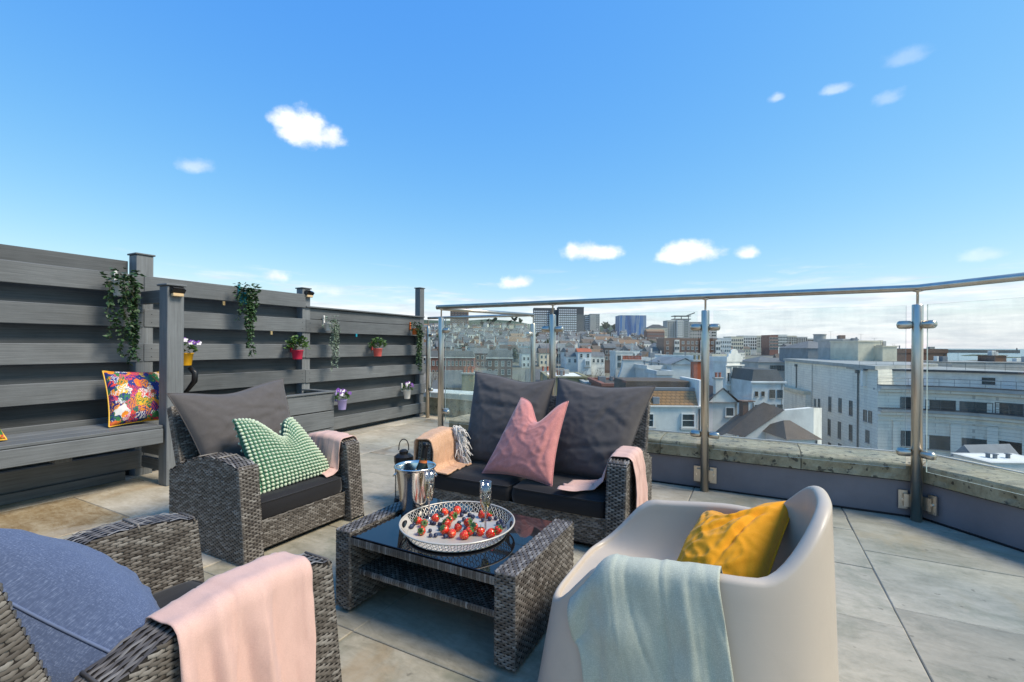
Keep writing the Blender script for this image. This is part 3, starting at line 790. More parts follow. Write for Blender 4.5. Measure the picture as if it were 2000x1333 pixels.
# ---- coffee table
tb = root('coffee_table', (-1.23, 1.50, 0), 'wicker coffee table with black glass top and lower woven shelf', 'table')
TH_, TD = .362, .60
for sx in (-1, 1):
    xa, xb = (.37, .46) if sx > 0 else (-.46, -.37)
    o = MB().span((xa + .004, .004, .02), (xb - .004, TD - .004, TH_ - .004)).build('leg_panel', 'wicker_core', tb)
    w = MB()
    weave(w, flat((xb, 0, .018), (0, 1, 0), (0, 0, 1)), TD, TH_ - .018, sp=.0155, rp=.0115)
    weave(w, flat((xa, TD, .018), (0, -1, 0), (0, 0, 1)), TD, TH_ - .018, sp=.0155, rp=.0115)
    weave(w, flat((xa, 0, .018), (1, 0, 0), (0, 0, 1)), xb - xa, TH_ - .018, sp=.015)
    weave(w, flat((xb, TD, .018), (-1, 0, 0), (0, 0, 1)), xb - xa, TH_ - .018, sp=.015)
    weave(w, flat((xb, 0, TH_), (0, 1, 0), (-1, 0, 0)), TD, xb - xa, sp=.0155, rp=.0112)
    tag(w.build('weave', 'wicker', o, smooth=True), kind='stuff')
    for y in (.04, TD - .04): MB().cham((xa + .02, y - .02, 0), (xb - .02, y + .02, .021), .003).build('foot', 'black_metal', o)
for y in (.016, TD - .016):      # wrapped rails under the glass
    o = MB().cham((-.37, y - .012, .312), (.37, y + .012, .338), .004).build('rail', 'wicker_core', tb)
    w = MB()
    for k in range(62):
        x = -.366 + k * .732 / 61
        w.add([(x - .0055, y - .0145, .309), (x + .0055, y - .0145, .309), (x - .005, y - .0165, .325), (x + .005, y - .0165, .325), (x - .0055, y - .0145, .341), (x + .0055, y - .0145, .341)], [(0, 1, 3, 2), (2, 3, 5, 4)])
    tag(w.build('wrapping', 'wicker', o, smooth=True), kind='stuff')
o = MB().span((-.37, .05, .165), (.37, TD - .03, .178)).build('shelf', 'wicker_core', tb)
w = MB(); weave(w, flat((-.37, .05, .180), (1, 0, 0), (0, 1, 0)), .74, TD - .08, sp=.0125, rp=.0125, bump=.004)
for k in range(60):
    x = -.366 + k * .732 / 59
    w.add([(x - .0055, .048, .158), (x + .0055, .048, .158), (x - .005, .044, .172), (x + .005, .044, .172), (x - .0055, .05, .184), (x + .0055, .05, .184)], [(0, 1, 3, 2), (2, 3, 5, 4)])
tag(w.build('weave', 'wicker', o, smooth=True), kind='stuff')
MB().cham((-.369, .006, .340), (.369, TD - .006, .348), .002).build('glass_top', 'black_glass', tb)

# ---- moulded tub chair, faces -X
tub = root('tub_chair', (-.18, 1.68, 0), 'taupe moulded plastic tub armchair with a mint throw over its arm', 'armchair')
def sq(a, n):      # superellipse
    c, s_ = math.cos(a), math.sin(a)
    k = (abs(c) ** n + abs(s_) ** n) ** (-1 / n); return c * k, s_ * k
def sstep(x, a, b): k = min(1, max(0, (x - a) / (b - a))); return k * k * (3 - 2 * k)
def rim_z(cx, cy):   # cx: -1 front .. +1 back
    z = .35 + (.545 - .35) * sstep(cx, -1.0, -.50)
    z += .03 * sstep(cx, -.6, .35)
    return z + .17 * sstep(cx / math.hypot(cx, cy), .50, 1.0)
NU = 96
def tub_pt(i, v):
    """v 0..1 outer wall from the floor to the rim, 1..2 over the rim, 2..3 inner wall, 3..4 seat"""
    a = i / NU * 2 * math.pi; cx, cy = sq(a, 3.4 + 1.4 * sstep(-math.cos(a), 0, .6) if math.cos(a) < 0 else 3.4 - .7 * sstep(math.cos(a), 0, .6))
    zr = rim_z(cx, cy); T = .019
    def outer(z):
        k = z / .72
        hx = .455 - .035 * k; hy = .385 - .065 * k
        lean = .010 * k * max(0, cx) - .085 * min(0, cx) * k - .045 * max(0, cx) + .03 * min(0, cx)
        return Vector((cx * hx - .01 + lean, cy * hy, z))
    def inner(z, d):
        p = outer(z); q = Vector((p.x, p.y, 0)); q = q - Vector((cx * d * (1.0 if cx > -.6 else .5), cy * d, 0)); return Vector((q.x, q.y, z))
    if v <= 1: return outer(zr * v if v > 0 else 0.0)
    if v <= 2:
        th = (v - 1) * math.pi; o_ = outer(zr); i_ = inner(zr, 2 * T)
        m_ = (o_ + i_) / 2; r = (o_ - i_) / 2
        return m_ + r * math.cos(th) + Vector((0, 0, T * .8 * math.sin(th)))
    zs = .315 + .03 * max(0, -cx)
    if v <= 3:
        k = v - 2; z = zr + (zs - zr) * sstep(k, -.15, 1) if zr > zs else zr
        d = 2 * T + .085 * k ** 2.2 + .02 * k
        return inner(z, d)
    k = v - 3; p = inner(zs, 2 * T + .105); c = Vector((0, 0, zs - .02)); q = p.lerp(Vector((-.02, 0, zs - .022)), k); q.z -= .012 * math.sin(k * math.pi / 2); return q
mb = MB()
vsq = [k / 14 for k in range(15)] + [1 + k / 8 for k in range(1, 9)] + [2 + k / 12 for k in range(1, 13)] + [3 + k / 8 for k in range(1, 9)]
for v in vsq: mb.v += [tuple(tub_pt(i, v)) for i in range(NU)]
for j in range(len(vsq) - 1):
    for i in range(NU): mb.f.append((j * NU + i, j * NU + (i + 1) % NU, (j + 1) * NU + (i + 1) % NU, (j + 1) * NU + i)); mb.m.append(0)
mb.build('shell', 'tub_plastic', tub, smooth=True)
mb = MB(); mb.lathe([(0, .002), (.30, .002), (.31, .02), (0, .03)], 32); mb.build('base_disc', 'black_metal', tub)
# ------------------------------------------------------------------ cushions, throws and table things
def pillow(name, mat, bl, br, tr, tl, T, label, notch=0.0, s0=0.0, nw=.32, bow=.06, seed=0.0, wr=.010, pipe=None, face=None, cat='cushion', group=None, n=56, sag=0.0, back=.75, piper=.004, creases=()):
    """soft cushion spanned by four corners; thickest in the middle, pinched corners, optional chopped top; creases: (s, t, angle, length, depth)"""
    bl, br, tr, tl = (Vector(k) for k in (bl, br, tr, tl)); org = (bl + br) / 2
    nrm = (br - bl).cross(tl - bl).normalized()
    if face is not None and nrm.dot(Vector(face)) < 0: nrm = -nrm; fl = True
    else: fl = False
    def mid(s, t_):
        b = 1 - bow * (1 - t_ * t_) * abs(s) ** 3; c = 1 - bow * (1 - s * s) * abs(t_) ** 3
        i, j = (s * b + 1) / 2, (t_ * c + 1) / 2
        g = notch * math.exp(-((s - s0) / nw) ** 2) * max(0, j) ** 2.2
        j2 = j * (1 - g)
        lo = bl.lerp(br, i); hi = tl.lerp(tr, i); return lo.lerp(hi, j2), g
    def wrk(s, t_, sd):
        a = 1 - abs(nz(s * 1.7 + sd, t_ * 2.6, sd * 1.3)) * 2; b = 1 - abs(nz(s * 3.5 - t_ * 2.0 + sd, t_ * 4.5 + s, sd + 5)) * 2.2
        w_ = (a ** 3 * .8 + b ** 3 * .5 + nz(s * 9, t_ * 9, sd) * .25)
        # tension folds run in from the corners
        for cs, ct in ((-1, -1), (1, -1), (1, 1), (-1, 1)):
            dx, dy = s - cs, t_ - ct; r = math.hypot(dx, dy)
            if r < 1.0: w_ += math.sin(math.atan2(dy, dx) * 13 + sd) * (1 - r) * .9 * min(1, r * 5)
        for (qs, qt, an, ln, dp) in creases:
            ca, sa = math.cos(an), math.sin(an); u = (s - qs) * ca + (t_ - qt) * sa; v = -(s - qs) * sa + (t_ - qt) * ca
            w_ -= dp * .6 * math.exp(-(u / ln) ** 2) * (math.exp(-(v / .05) ** 2) - .6 * math.exp(-((v - .12) / .07) ** 2))
        return w_
    def P(i, j, sg):
        s, t_ = 2 * i - 1, 2 * j - 1
        m, g = mid(s, t_); e = max(0, (1 - s * s) * (1 - t_ * t_))
        d = T * e ** .42 * (1 - .75 * g) * (1 - sag * t_)
        d += wr * wrk(s, t_, seed) * min(1, e * 3.0)
        return m + nrm * d * (sg if sg > 0 else -back) - org
    mb = MB()
    a, b = (1, -1)
    mb.grid(lambda i, j: P(i if not fl else 1 - i, j, a), n, n); mb.grid(lambda i, j: P(1 - i if not fl else i, j, b), n // 2, n // 2)
    o = mb.build(name, mat, smooth=True, loc=org); tag(o, label, cat, group)
    if pipe:
        loop = [(k / 40, 0) for k in range(40)] + [(1, k / 40) for k in range(40)] + [(1 - k / 40, 1) for k in range(40)] + [(0, 1 - k / 40) for k in range(41)]
        MB().tube([mid(2 * i - 1, 2 * j - 1)[0] - org for i, j in loop], piper, 6, False).build('piping', pipe, o, smooth=True)
    return o, P

CAMV = Vector((0, 0, EYE))
# sofa back cushions
GB = 'dark grey sofa back cushions'
pillow('back_cushion', 'grey_cushion', (-2.00, 3.00, .31), (-1.36, 3.00, .31), (-1.32, 3.20, .965), (-2.02, 3.20, .985), .105, 'large dark grey back cushion behind the peach throw on the sofa', notch=.06, s0=.35, nw=.5, seed=2.3, face=(0, -1, 0), pipe='grey_cushion', wr=.0065, group=GB, creases=((-.1, .25, .02, .7, 1.6), (-.2, .55, -.05, .5, 1.2), (0, -.35, .1, .6, 1.2)))
pillow('back_cushion', 'grey_cushion', (-1.31, 2.98, .31), (-.78, 2.98, .31), (-.60, 3.20, .935), (-1.30, 3.20, .965), .11, 'large dark grey back cushion beside the pink throw on the sofa', notch=.04, s0=0, nw=.6, seed=7.7, face=(0, -1, 0), pipe='grey_cushion', wr=.007, group=GB, creases=((.25, .3, 1.1, .35, 1.8), (.55, .2, -.5, .4, 1.6), (.1, -.4, .15, .6, 1.5), (.6, -.6, .3, .4, 1.4)))
# armchair back cushion
pillow('back_cushion', 'grey_cushion', (-2.93, 1.67, .31), (-2.93, 2.28, .31), (-3.12, 2.27, .945), (-3.10, 1.49, .905), .10, 'large dark grey cushion on the armchair behind the green bobble cushion', notch=.07, s0=-.1, nw=.55, seed=4.1, face=(1, 0, 0), pipe='grey_cushion', wr=.0065, creases=((.1, .2, .12, .7, 1.6), (.5, .35, -.3, .5, 1.5), (-.3, -.1, .5, .5, 1.3)))
# dusty pink cushion
pillow('scatter_cushion', 'pink_velvet', (-1.665, 2.73, .325), (-1.135, 2.70, .318), (-1.105, 2.90, .835), (-1.465, 2.92, .835), .095, 'dusty pink velvet scatter cushion with a chopped top on the sofa', notch=.30, s0=.12, nw=.42, seed=9.2, face=(0, -1, 0), pipe='pink_velvet', wr=.006, bow=.09, creases=((.75, -.15, 1.4, .35, 2.2), (.6, -.35, .5, .3, 1.4), (0, .45, 1.6, .3, 1.0)))
# blue linen cushion in the near armchair
pillow('scatter_cushion', 'blue_linen', (-2.00, .56, .30), (-1.36, .52, .30), (-1.235, .56, .45), (-2.02, .29, .72), .21, 'big mottled blue linen cushion filling the armchair with the pink throw', notch=.04, s0=.25, nw=.6, seed=1.4, face=(.1, 1, .7), pipe='blue_pipe', wr=.006, bow=.05, creases=((.35, .0, 1.3, .35, 2.6), (.55, -.15, 1.5, .3, 2.6), (-.2, .2, .5, .35, 2.2)))
# mustard cushion in the tub chair
pillow('scatter_cushion', 'yellow_linen', (-.275, 1.66, .37), (-.01, 1.53, .38), (.125, 1.95, .65), (-.18, 1.95, .555), .095, 'mustard yellow linen cushion slumped in the taupe tub chair', notch=.16, s0=-.1, nw=.5, seed=3.3, face=(-.6, -.5, .8), pipe='yellow_linen', wr=.009, bow=.05, creases=((.35, .1, 1.2, .6, 2.4), (.0, .35, .6, .5, 1.8), (.3, .5, .1, .4, 1.6)))
# green bobble cushion
gc, gp = pillow('scatter_cushion', 'green_base', (-2.60, 1.725, .30), (-2.60, 2.29, .315), (-2.80, 2.10, .70), (-2.80, 1.70, .745), .085, 'green bobble-knit cushion with a chopped top on the armchair', notch=.34, s0=.12, nw=.36, seed=6.6, face=(1, 0, .2), wr=.003, bow=.03)
bob = MB(); NB = 21
for i in range(NB):
    for j in range(NB):
        a, b = (i + .5) / NB, (j + .5) / NB
        for sg in (1, -1):
            if sg < 0 and (i % 2 or j % 2): continue
            p = gp(a, b, sg); px_ = gp(min(1, a + .01), b, sg) - gp(max(0, a - .01), b, sg); py_ = gp(a, min(1, b + .01), sg) - gp(a, max(0, b - .01), sg)
            nn = px_.cross(py_).normalized() * sg
            if nn.length < .5: continue
            ex, ey = px_ * .5 / .01 / NB * .5 * .84, py_ * .5 / .01 / NB * .5 * .84
            vs = []; K = 7
            for rr_, hh in ((1.0, 0), (.86, .55), (.5, .92)):
                for k in range(K): q = k * 2 * math.pi / K; vs.append(p + ex * math.cos(q) * rr_ + ey * math.sin(q) * rr_ + nn * .0105 * hh)
            vs.append(p + nn * .0115)
            fs = [(r * K + k, r * K + (k + 1) % K, (r + 1) * K + (k + 1) % K, (r + 1) * K + k) for r in range(2) for k in range(K)] + [(2 * K + k, 2 * K + (k + 1) % K, 3 * K) for k in range(K)]
            if sg < 0: fs = [f[::-1] for f in fs]
            bob.add(vs, fs)
tag(bob.build('bobbles', 'bobble', gc, smooth=True), kind='stuff')
# tropical cushions on the bench
pillow('scatter_cushion', 'tropical_print', (-4.60, 1.80, .525), (-4.60, 2.285, .525), (-4.83, 2.27, .935), (-4.83, 1.845, .965), .115, 'bright tropical print cushion with yellow piping leaning by the bench end post', seed=8.8, face=(1, 0, 0), pipe='piping_yellow', wr=.007, bow=.07, piper=.006)
pillow('scatter_cushion', 'tropical_print', (-4.58, .76, .525), (-4.60, 1.225, .525), (-4.83, 1.13, .93), (-4.83, .75, .95), .115, 'bright tropical print cushion with yellow piping farther along the bench', seed=5.2, face=(1, 0, 0), pipe='piping_yellow', wr=.007, bow=.07, piper=.006)

# ---- throws
def throw(name, mat, path, s0, s1, frame, label, nfold=5.0, amp=.012, seed=0.0, skew=0.0, widen=0.0, thick=.003, fringe=None, fr_side=(1,), nu=64, hang_only=True, top=None, shift=None):
    """cloth laid over an edge: path = [(a, z)] cross-section points, s0..s1 along the edge, frame(a, s, z) -> world"""
    L = [0]
    for p, q in zip(path, path[1:]): L.append(L[-1] + math.hypot(q[0] - p[0], q[1] - p[1]))
    tot = L[-1]; zmax = max(z for _, z in path); imax = max(range(len(path)), key=lambda k: path[k][1]); lt = L[imax] if top is None else top
    def at(l):
        for k in range(len(path) - 1):
            if l <= L[k + 1] or k == len(path) - 2:
                f = (l - L[k]) / (L[k + 1] - L[k]); p, q = path[k], path[k + 1]
                d = Vector((q[0] - p[0], q[1] - p[1])).normalized(); return p[0] + (q[0] - p[0]) * f, p[1] + (q[1] - p[1]) * f, d
    def fn(i, j):
        l = j * tot; a, z, d = at(l); h = max(0, abs(l - lt) - .05); hf = min(1, h / .16)
        s = s0 + (s1 - s0) * i + skew * (l - lt) + widen * (i - .5) * abs(l - lt)
        ph = seed + nz(i * 2.5 + seed, l * 1.5, 2.2) * 3.2
        n1 = math.sin(i * nfold * 2 * math.pi + ph); n2 = math.sin(i * nfold * 4.7 + ph * 2 + 1.3) * .5
        w_ = amp * hf * (n1 * .7 + n2 + .35) + amp * .35 * nz(i * 7 + seed, l * 9, 1.0) + .0015
        rg = 1 - abs(nz(i * 5 + seed, l * 2.2 + i * 1.5, seed)) * 2.4
        w_ += (.006 * max(0, rg) ** 3 + .0025 * nz(i * 22, l * 16, seed)) * (1 if amp > 0 else -1) * (.35 + .65 * hf)
        for ci in (.31, .66): w_ -= .0022 * math.exp(-((i - ci) / .008) ** 2) * (1 if amp > 0 else -1)
        w_ = max(w_, -.001) if amp > 0 else w_
        a2 = a - d.y * w_; z2 = z + d.x * w_
        if shift: a2, s, z2 = shift(a2, s, z2, i, l)
        return frame(a2, s, z2)
    nv = max(24, int(tot / .012))
    org = fn(.5, lt / tot)
    mb = MB(); mb.grid(lambda i, j: fn(i, j) - org, nu, nv)
    o = mb.build(name, mat, smooth=True, loc=org); tag(o, label, 'throw')
    md = o.modifiers.new('thickness', 'SOLIDIFY'); md.thickness = thick; md.offset = 1
    if fringe:
        f = MB()
        for sd in fr_side:      # 0/1: the path's ends
            for k in range(70):
                i = (k + .5) / 70; p = fn(i, sd) - org; q = fn(i, .98 if sd else .02) - org; d = (p - q).normalized()
                ln = R.uniform(.05, .075); e = Vector((R.uniform(-.4, .4), R.uniform(-.4, .4), R.uniform(-.2, .1)))
                f.tube([p - d * .004, p + d * ln * .5 + e * ln * .15, p + (d + e * .5) * ln * .9 + Vector((0, 0, -.01))], [.0028, .0024, .0012], 4)
        tag(f.build('fringe', fringe, o), kind='stuff')
    return o
up = lambda pts: pts
# pink throw over the near armchair's arm (arm between X = -1.30 and -1.185)
throw('throw', 'pink_throw', [(-1.312, .33), (-1.312, .53), (-1.305, .558), (-1.285, .566), (-1.20, .566), (-1.178, .556), (-1.168, .53), (-1.160, .30), (-1.150, .05)], .585, .945,
      lambda a, s, z: Vector((a, s, z + (arm_z(max(0, 1.065 - s)) - .548))), 'pale pink throw hanging over the arm of the armchair with the blue cushion', nfold=3.2, amp=.018, seed=.6)
# pink throw over the fence-side armchair's far arm (between Y = 2.285 and 2.40)
throw('throw', 'pink_throw', [(2.16, .318), (2.215, .322), (2.255, .345), (2.268, .50), (2.275, .548), (2.295, .562), (2.39, .562), (2.412, .545), (2.418, .40), (2.425, .12)], -2.86, -2.52,
      lambda a, s, z: Vector((s, a, z + (arm_z(max(0, -2.45 - s)) - .55) * sstep(z, .3, .5))), 'pale pink throw over the far arm of the armchair with the green cushion', nfold=2.5, amp=.010, seed=2.0)
# peach throw on the sofa's left arm (X from -2.14 to -2.025), fringe end towards the back cushion
th = throw('throw', 'peach_throw', [(-2.165, .12), (-2.158, .40), (-2.150, .555), (-2.135, .575), (-2.03, .575), (-2.008, .56), (-1.992, .50), (-1.985, .36), (-1.955, .328), (-1.86, .325)], 2.60, 2.90,
      lambda a, s, z: Vector((a, s, z + (arm_z(min(.7, max(0, s - 2.61))) - .553) * sstep(z, .35, .5))), 'peach textured throw with cream tassels over the sofa arm beside the lantern', nfold=2.2, amp=.013, seed=4.4, thick=.009)
f = MB()
for k in range(300):        # thick cream tassel edge at the end facing the back cushion
    t_ = R.random(); zz = .60 - .29 * t_; xx = -1.99 + .05 * t_ + R.uniform(-.02, .03); y = 2.885 + R.uniform(-.02, .015)
    p = Vector((xx, y, zz)); ln = R.uniform(.06, .10); dr = Vector((R.uniform(.1, .9), R.uniform(.2, .8) - .7 * R.random(), R.uniform(-.9, .05))).normalized()
    f.tube([p, p + dr * ln * .55, p + (dr + Vector((0, 0, -.5))).normalized() * ln], [.0042, .004, .002], 4)
o_ = f.build('tassels', 'fringe_cream', th); o_.location = -th.location; tag(o_, kind='stuff')
# pink throw on the sofa's right arm (X from -.765 to -.65), falling across the seat inside
def sh(a, s, z, i, l):
    k = sstep(a, -.80, -1.1) ; return a, s + 0.0 * k, z
throw('throw', 'pink_throw', [(-1.06, .327), (-.95, .330), (-.86, .345), (-.81, .40), (-.785, .50), (-.772, .548), (-.755, .566), (-.66, .566), (-.638, .548), (-.628, .45), (-.62, .16)], 2.70, 2.96,
      lambda a, s, z: Vector((a, s - .10 * sstep(-a, .80, 1.06), z + (arm_z(min(.7, max(0, s - 2.61))) - .553) * sstep(z, .35, .5))), 'pale pink fringed throw spilling over the sofa arm onto the seat', nfold=2.0, amp=.014, seed=7.1, fringe='fringe_pink', fr_side=(1,))
# mint throw on the tub chair's near arm
def tub_edge(s):
    """rim height of the near arm at world X = s, plus its outer Y"""
    cx = max(-.98, min(.98, (s + .18) / .385)); k = rim_z(cx, -1)
    return k
throw('throw', 'mint_throw', [(1.475, .34), (1.447, .44), (1.437, .52), (1.428, .560), (1.41, .590), (1.385, .598), (1.352, .596), (1.334, .58), (1.324, .55), (1.312, .42), (1.298, .26), (1.285, .10)][::-1], -.505, -.085,
      lambda a, s, z: Vector((s, a, z + (tub_edge(s) - .575) * sstep(z, .25, .5))), 'mint green woven throw draped over the arm of the taupe tub chair', nfold=2.6, amp=-.016, seed=5.5, skew=-.0, shift=lambda a, s, z, i, l: (a, s + .16 * max(0, .58 - z), z))

# ---- tray
TR = Vector((-1.205, 1.765, .3485))
tray = root('serving_tray', TR, 'round cream metal tray with pierced rim on the coffee table', 'tray')
rb, rt, hh = .222, .258, .052
mb = MB(); mb.lathe([(0, .0035), (rb, .0035), (rb + .004, .008), (rb + .003, .012), (rb - .001, .008), (0, .0065)], 64); mb.build('base', 'tray_metal', tray, smooth=True)
mb = MB(); mb.lathe([(rt + .004 * math.cos(k * math.pi / 4), hh + .004 * math.sin(k * math.pi / 4)) for k in range(8)], 72, close=True); mb.build('rim', 'tray_metal', tray, smooth=True)
def wall(an, k, o=0.0):      # k 0..1 up the flared wall
    r = rb + (rt - rb) * k + o; return Vector((r * math.cos(an), r * math.sin(an), .008 + (hh - .008) * k))
NM = 60; lat = MB(); HANDLES = (math.atan2(.466, .885), math.atan2(.466, .885) + math.pi)
for k in range(NM):
    an = k * 2 * math.pi / NM
    if any(abs((an - h + math.pi) % (2 * math.pi) - math.pi) < .27 for h in HANDLES): continue
    da = 2 * math.pi / NM
    for kc in (.33, .70):
        lat.tube([wall(an + da * .36 * math.cos(q * math.pi / 4), kc + .19 * math.sin(q * math.pi / 4)) for q in range(9)], .0016, 5, False)
    lat.tube([wall(an, 0), wall(an, .14)], .0022, 5); lat.tube([wall(an, .5), wall(an, .53)], .0022, 5); lat.tube([wall(an, .89), wall(an, 1)], .0022, 5)
lo = lat.build('pierced_wall', 'tray_metal', tray); tag(lo, kind='stuff')
for h in HANDLES:
    mb = MB(); n = 32; W = .27
    def ringp(q, e):
        a, b = (math.cos(q), math.sin(q))
        if e: m_ = max(abs(a), abs(b)); return wall(h + a / m_ * W, .5 + b / m_ * .5)
        return wall(h + a * W * .62, .60 + b * .2)
    for sg in (0, .0022):
        vs = [ringp(q * 2 * math.pi / n, 1) * (1 + sg) for q in range(n)] + [ringp(q * 2 * math.pi / n, 0) * (1 + sg) for q in range(n)]
        mb.add(vs, [(q, (q + 1) % n, n + (q + 1) % n, n + q) if sg else (q, n + q, n + (q + 1) % n, (q + 1) % n) for q in range(n)])
    mb.build('handle', 'tray_metal', tray, smooth=True)

def on_tray(x, y, z):
    r = cam_ray(x, y); k = (z - EYE) / r.z; return Vector((r.x * k, r.y * k, z))
def inside(p, lim=.205):
    d = Vector((p.x - TR.x, p.y - TR.y)); 
    if d.length > lim: d = d.normalized() * lim
    return Vector((TR.x + d.x, TR.y + d.y, p.z))
def tray_spot(p):
    dx, dy = p.x - TR.x, p.y - TR.y; r = math.hypot(dx, dy)
    side = 'facing the sofa' if dy > abs(dx) else 'facing the tub chair' if dx > abs(dy) else 'facing the green cushion armchair' if -dx > abs(dy) else 'facing away from the sofa'
    return ('by the rim ' if r > .15 else 'halfway to the rim ' if r > .08 else 'near the middle ') + side
# strawberries
def berry_mesh():
    mb = MB(); prof = [(0, -.017), (.006, -.0155), (.011, -.010), (.0145, -.002), (.0155, .005), (.0135, .011), (.008, .0145), (0, .0155)]
    mb.lathe(prof, 14); return mb.mesh('strawberry', 'strawberry', True)
def calyx_mesh():
    mb = MB()
    for k in range(7):
        a = k * 2 * math.pi / 7; c, s_ = math.cos(a), math.sin(a)
        mb.add([(-.003 * s_, .003 * c, .0155), (.003 * s_, -.003 * c, .0155), (.010 * c + .0035 * s_, .010 * s_ - .0035 * c, .0155), (.010 * c - .0035 * s_, .010 * s_ + .0035 * c, .0155), (.0165 * c, .0165 * s_, .0125)], [(0, 1, 2, 3), (3, 2, 4)])
    mb.tube([(0, 0, .0145), (.001, 0, .024)], .0013, 5); return mb.mesh('calyx', 'leaf_bright')
bm_, cm_ = berry_mesh(), calyx_mesh()
ZB = TR.z + .0065
for (x, y) in [(600, 880), (762, 885), (323, 997), (415, 1032), (395, 1112), (535, 978), (712, 955), (685, 995), (655, 1040), (768, 1075), (870, 1025), (635, 1110), (708, 1140), (885, 1120), (943, 1068), (1005, 1120), (835, 1158), (1110, 1142), (1185, 1105), (1022, 940), (1085, 945)]:
    s_ = R.uniform(1.1, 1.35)
    p = inside(on_tray(750 + x * .1875, 830 + y * .1875, ZB + .015))
    o = link('strawberry', bm_, loc=p); c = link('calyx', cm_, o)
    d = Vector((R.uniform(-1, 1), R.uniform(-1, 1), R.uniform(-.1, .9))).normalized()
    o.rotation_mode = 'QUATERNION'; o.rotation_quaternion = d.to_track_quat('Z', 'Y'); o.scale = (s_,) * 3; o.location.z = ZB + .0148 * s_
    tag(o, 'red strawberry on the tray ' + tray_spot(p), 'strawberry', 'strawberries on the tray')
mb = MB(); mb.lathe([(0, -.0078), (.0045, -.0065), (.0075, -.002), (.0082, .001), (.007, .0045), (.0038, .0068), (.0032, .0078), (.0022, .0068), (0, .006)], 12); blm = mb.mesh('blueberry', 'blueberry', True)
for (x, y) in [(388, 937), (425, 932), (530, 915), (560, 925), (580, 940), (605, 948), (680, 905), (822, 885), (850, 910), (890, 945), (910, 990), (832, 990), (808, 945), (275, 1035), (290, 1065), (262, 1068), (497, 1025), (525, 1030), (575, 1035), (598, 1047), (585, 1085), (480, 1105), (537, 1155), (485, 1155), (640, 1165), (780, 1025), (850, 1100), (945, 1140), (1028, 995), (1100, 985), (1165, 978), (1190, 1035), (1225, 1005), (1255, 1015), (1275, 1055), (1240, 1062), (1205, 1058), (1215, 1078), (545, 935), (925, 965)]:
    p = inside(on_tray(750 + x * .1875, 830 + y * .1875, ZB + .008), .214); s_ = R.uniform(1.1, 1.4)
    o = link('blueberry', blm, loc=(p.x, p.y, ZB + .0079 * s_)); o.rotation_euler = (R.uniform(-.8, .8), R.uniform(-.8, .8), R.uniform(0, 6)); o.scale = (s_,) * 3
    tag(o, 'dark blueberry on the tray ' + tray_spot(p), 'blueberry', 'blueberries on the tray')
# flutes of sparkling wine
def flute(x, y, label):
    p = on_tray(x, y, ZB); o = root('champagne_flute', inside(p, .20), label, 'glass', 'champagne flutes')
    mb = MB(); mb.lathe([(0, .001), (.029, .001), (.029, .0025), (.012, .006), (.0042, .014), (.0036, .075), (.006, .088), (.016, .105), (.0245, .14), (.0272, .18), (.0262, .235), (.0252, .2352), (.026, .18), (.0232, .14), (.0145, .107), (.003, .094), (0, .093)], 28)
    mb.build('glass', 'flute_glass', o, smooth=True)
    mb = MB(); mb.lathe([(.0257 + .0011 * math.cos(k * math.pi / 3), .235 + .0011 * math.sin(k * math.pi / 3)) for k in range(6)], 28, close=True); mb.build('rim', 'flute_highlight', o, smooth=True)  # bright ring added as the highlight along the glass rim
    mb = MB(); mb.lathe([(.0044, .014), (.0037, .075), (.0058, .088)], 14); mb.build('stem', 'flute_highlight', o, smooth=True)
    mb = MB(); mb.lathe([(0, .0945), (.0028, .0952), (.0141, .108), (.0228, .14), (.0252, .174), (0, .174)], 28); mb.build('wine', 'wine', o, smooth=True)
flute(831, 1013, 'flute of sparkling wine on the tray beside the ice bucket')
flute(948, 1044, 'flute of sparkling wine on the tray among the strawberries')
# ice bucket and bottle
IB = Vector((-1.535, 1.865, .3485))
bk = root('ice_bucket', IB, 'polished steel ice bucket holding a bottle on the coffee table', 'bucket')
mb = MB(); mb.lathe([(0, 0), (.066, 0), (.070, .004), (.074, .03), (.098, .205), (.100, .212), (.108, .215), (.111, .2195), (.108, .2235), (.100, .222), (.096, .21), (.072, .03), (.066, .012), (0, .010)], 48)
o = mb.build('body', 'chrome', bk, smooth=True); bk.scale = (.96, .96, 1.08)
for a in (.485, .485 + math.pi):
    mb = MB(); c, s_ = math.cos(a), math.sin(a); pts = [Vector(((.096 + .018 * math.sin(q)) * c - s_ * .022 * math.cos(q), (.096 + .018 * math.sin(q)) * s_ + c * .022 * math.cos(q), .185 - .012 * math.sin(q))) for q in [k * math.pi / 10 for k in range(11)]]
    mb.tube(pts, .004, 8); mb.build('handle', 'chrome', bk, smooth=True)
bt = root('wine_bottle', IB + Vector((-.005, .015, .0125)), 'dark bottle with black foil neck standing in the ice bucket', 'bottle')
bt.rotation_euler = (-.10, .10, 0)
mb = MB(); mb.lathe([(0, 0), (.04, 0), (.043, .006), (.043, .155), (.038, .19), (.024, .23), (.0165, .262), (.0145, .31)], 28); mb.build('glass_body', 'bottle', bt, smooth=True)
mb = MB(); mb.lathe([(.0168, .262), (.0152, .31), (.0152, .318), (.0175, .32), (.0175, .332), (.0150, .338), (0, .339)], 24); o = mb.build('foil', 'foil', bt, smooth=True)
mb = MB(); mb.lathe([(.0222, .239), (.0178, .256)], 24); mb.build('neck_label', 'foil_label', bt, smooth=True)
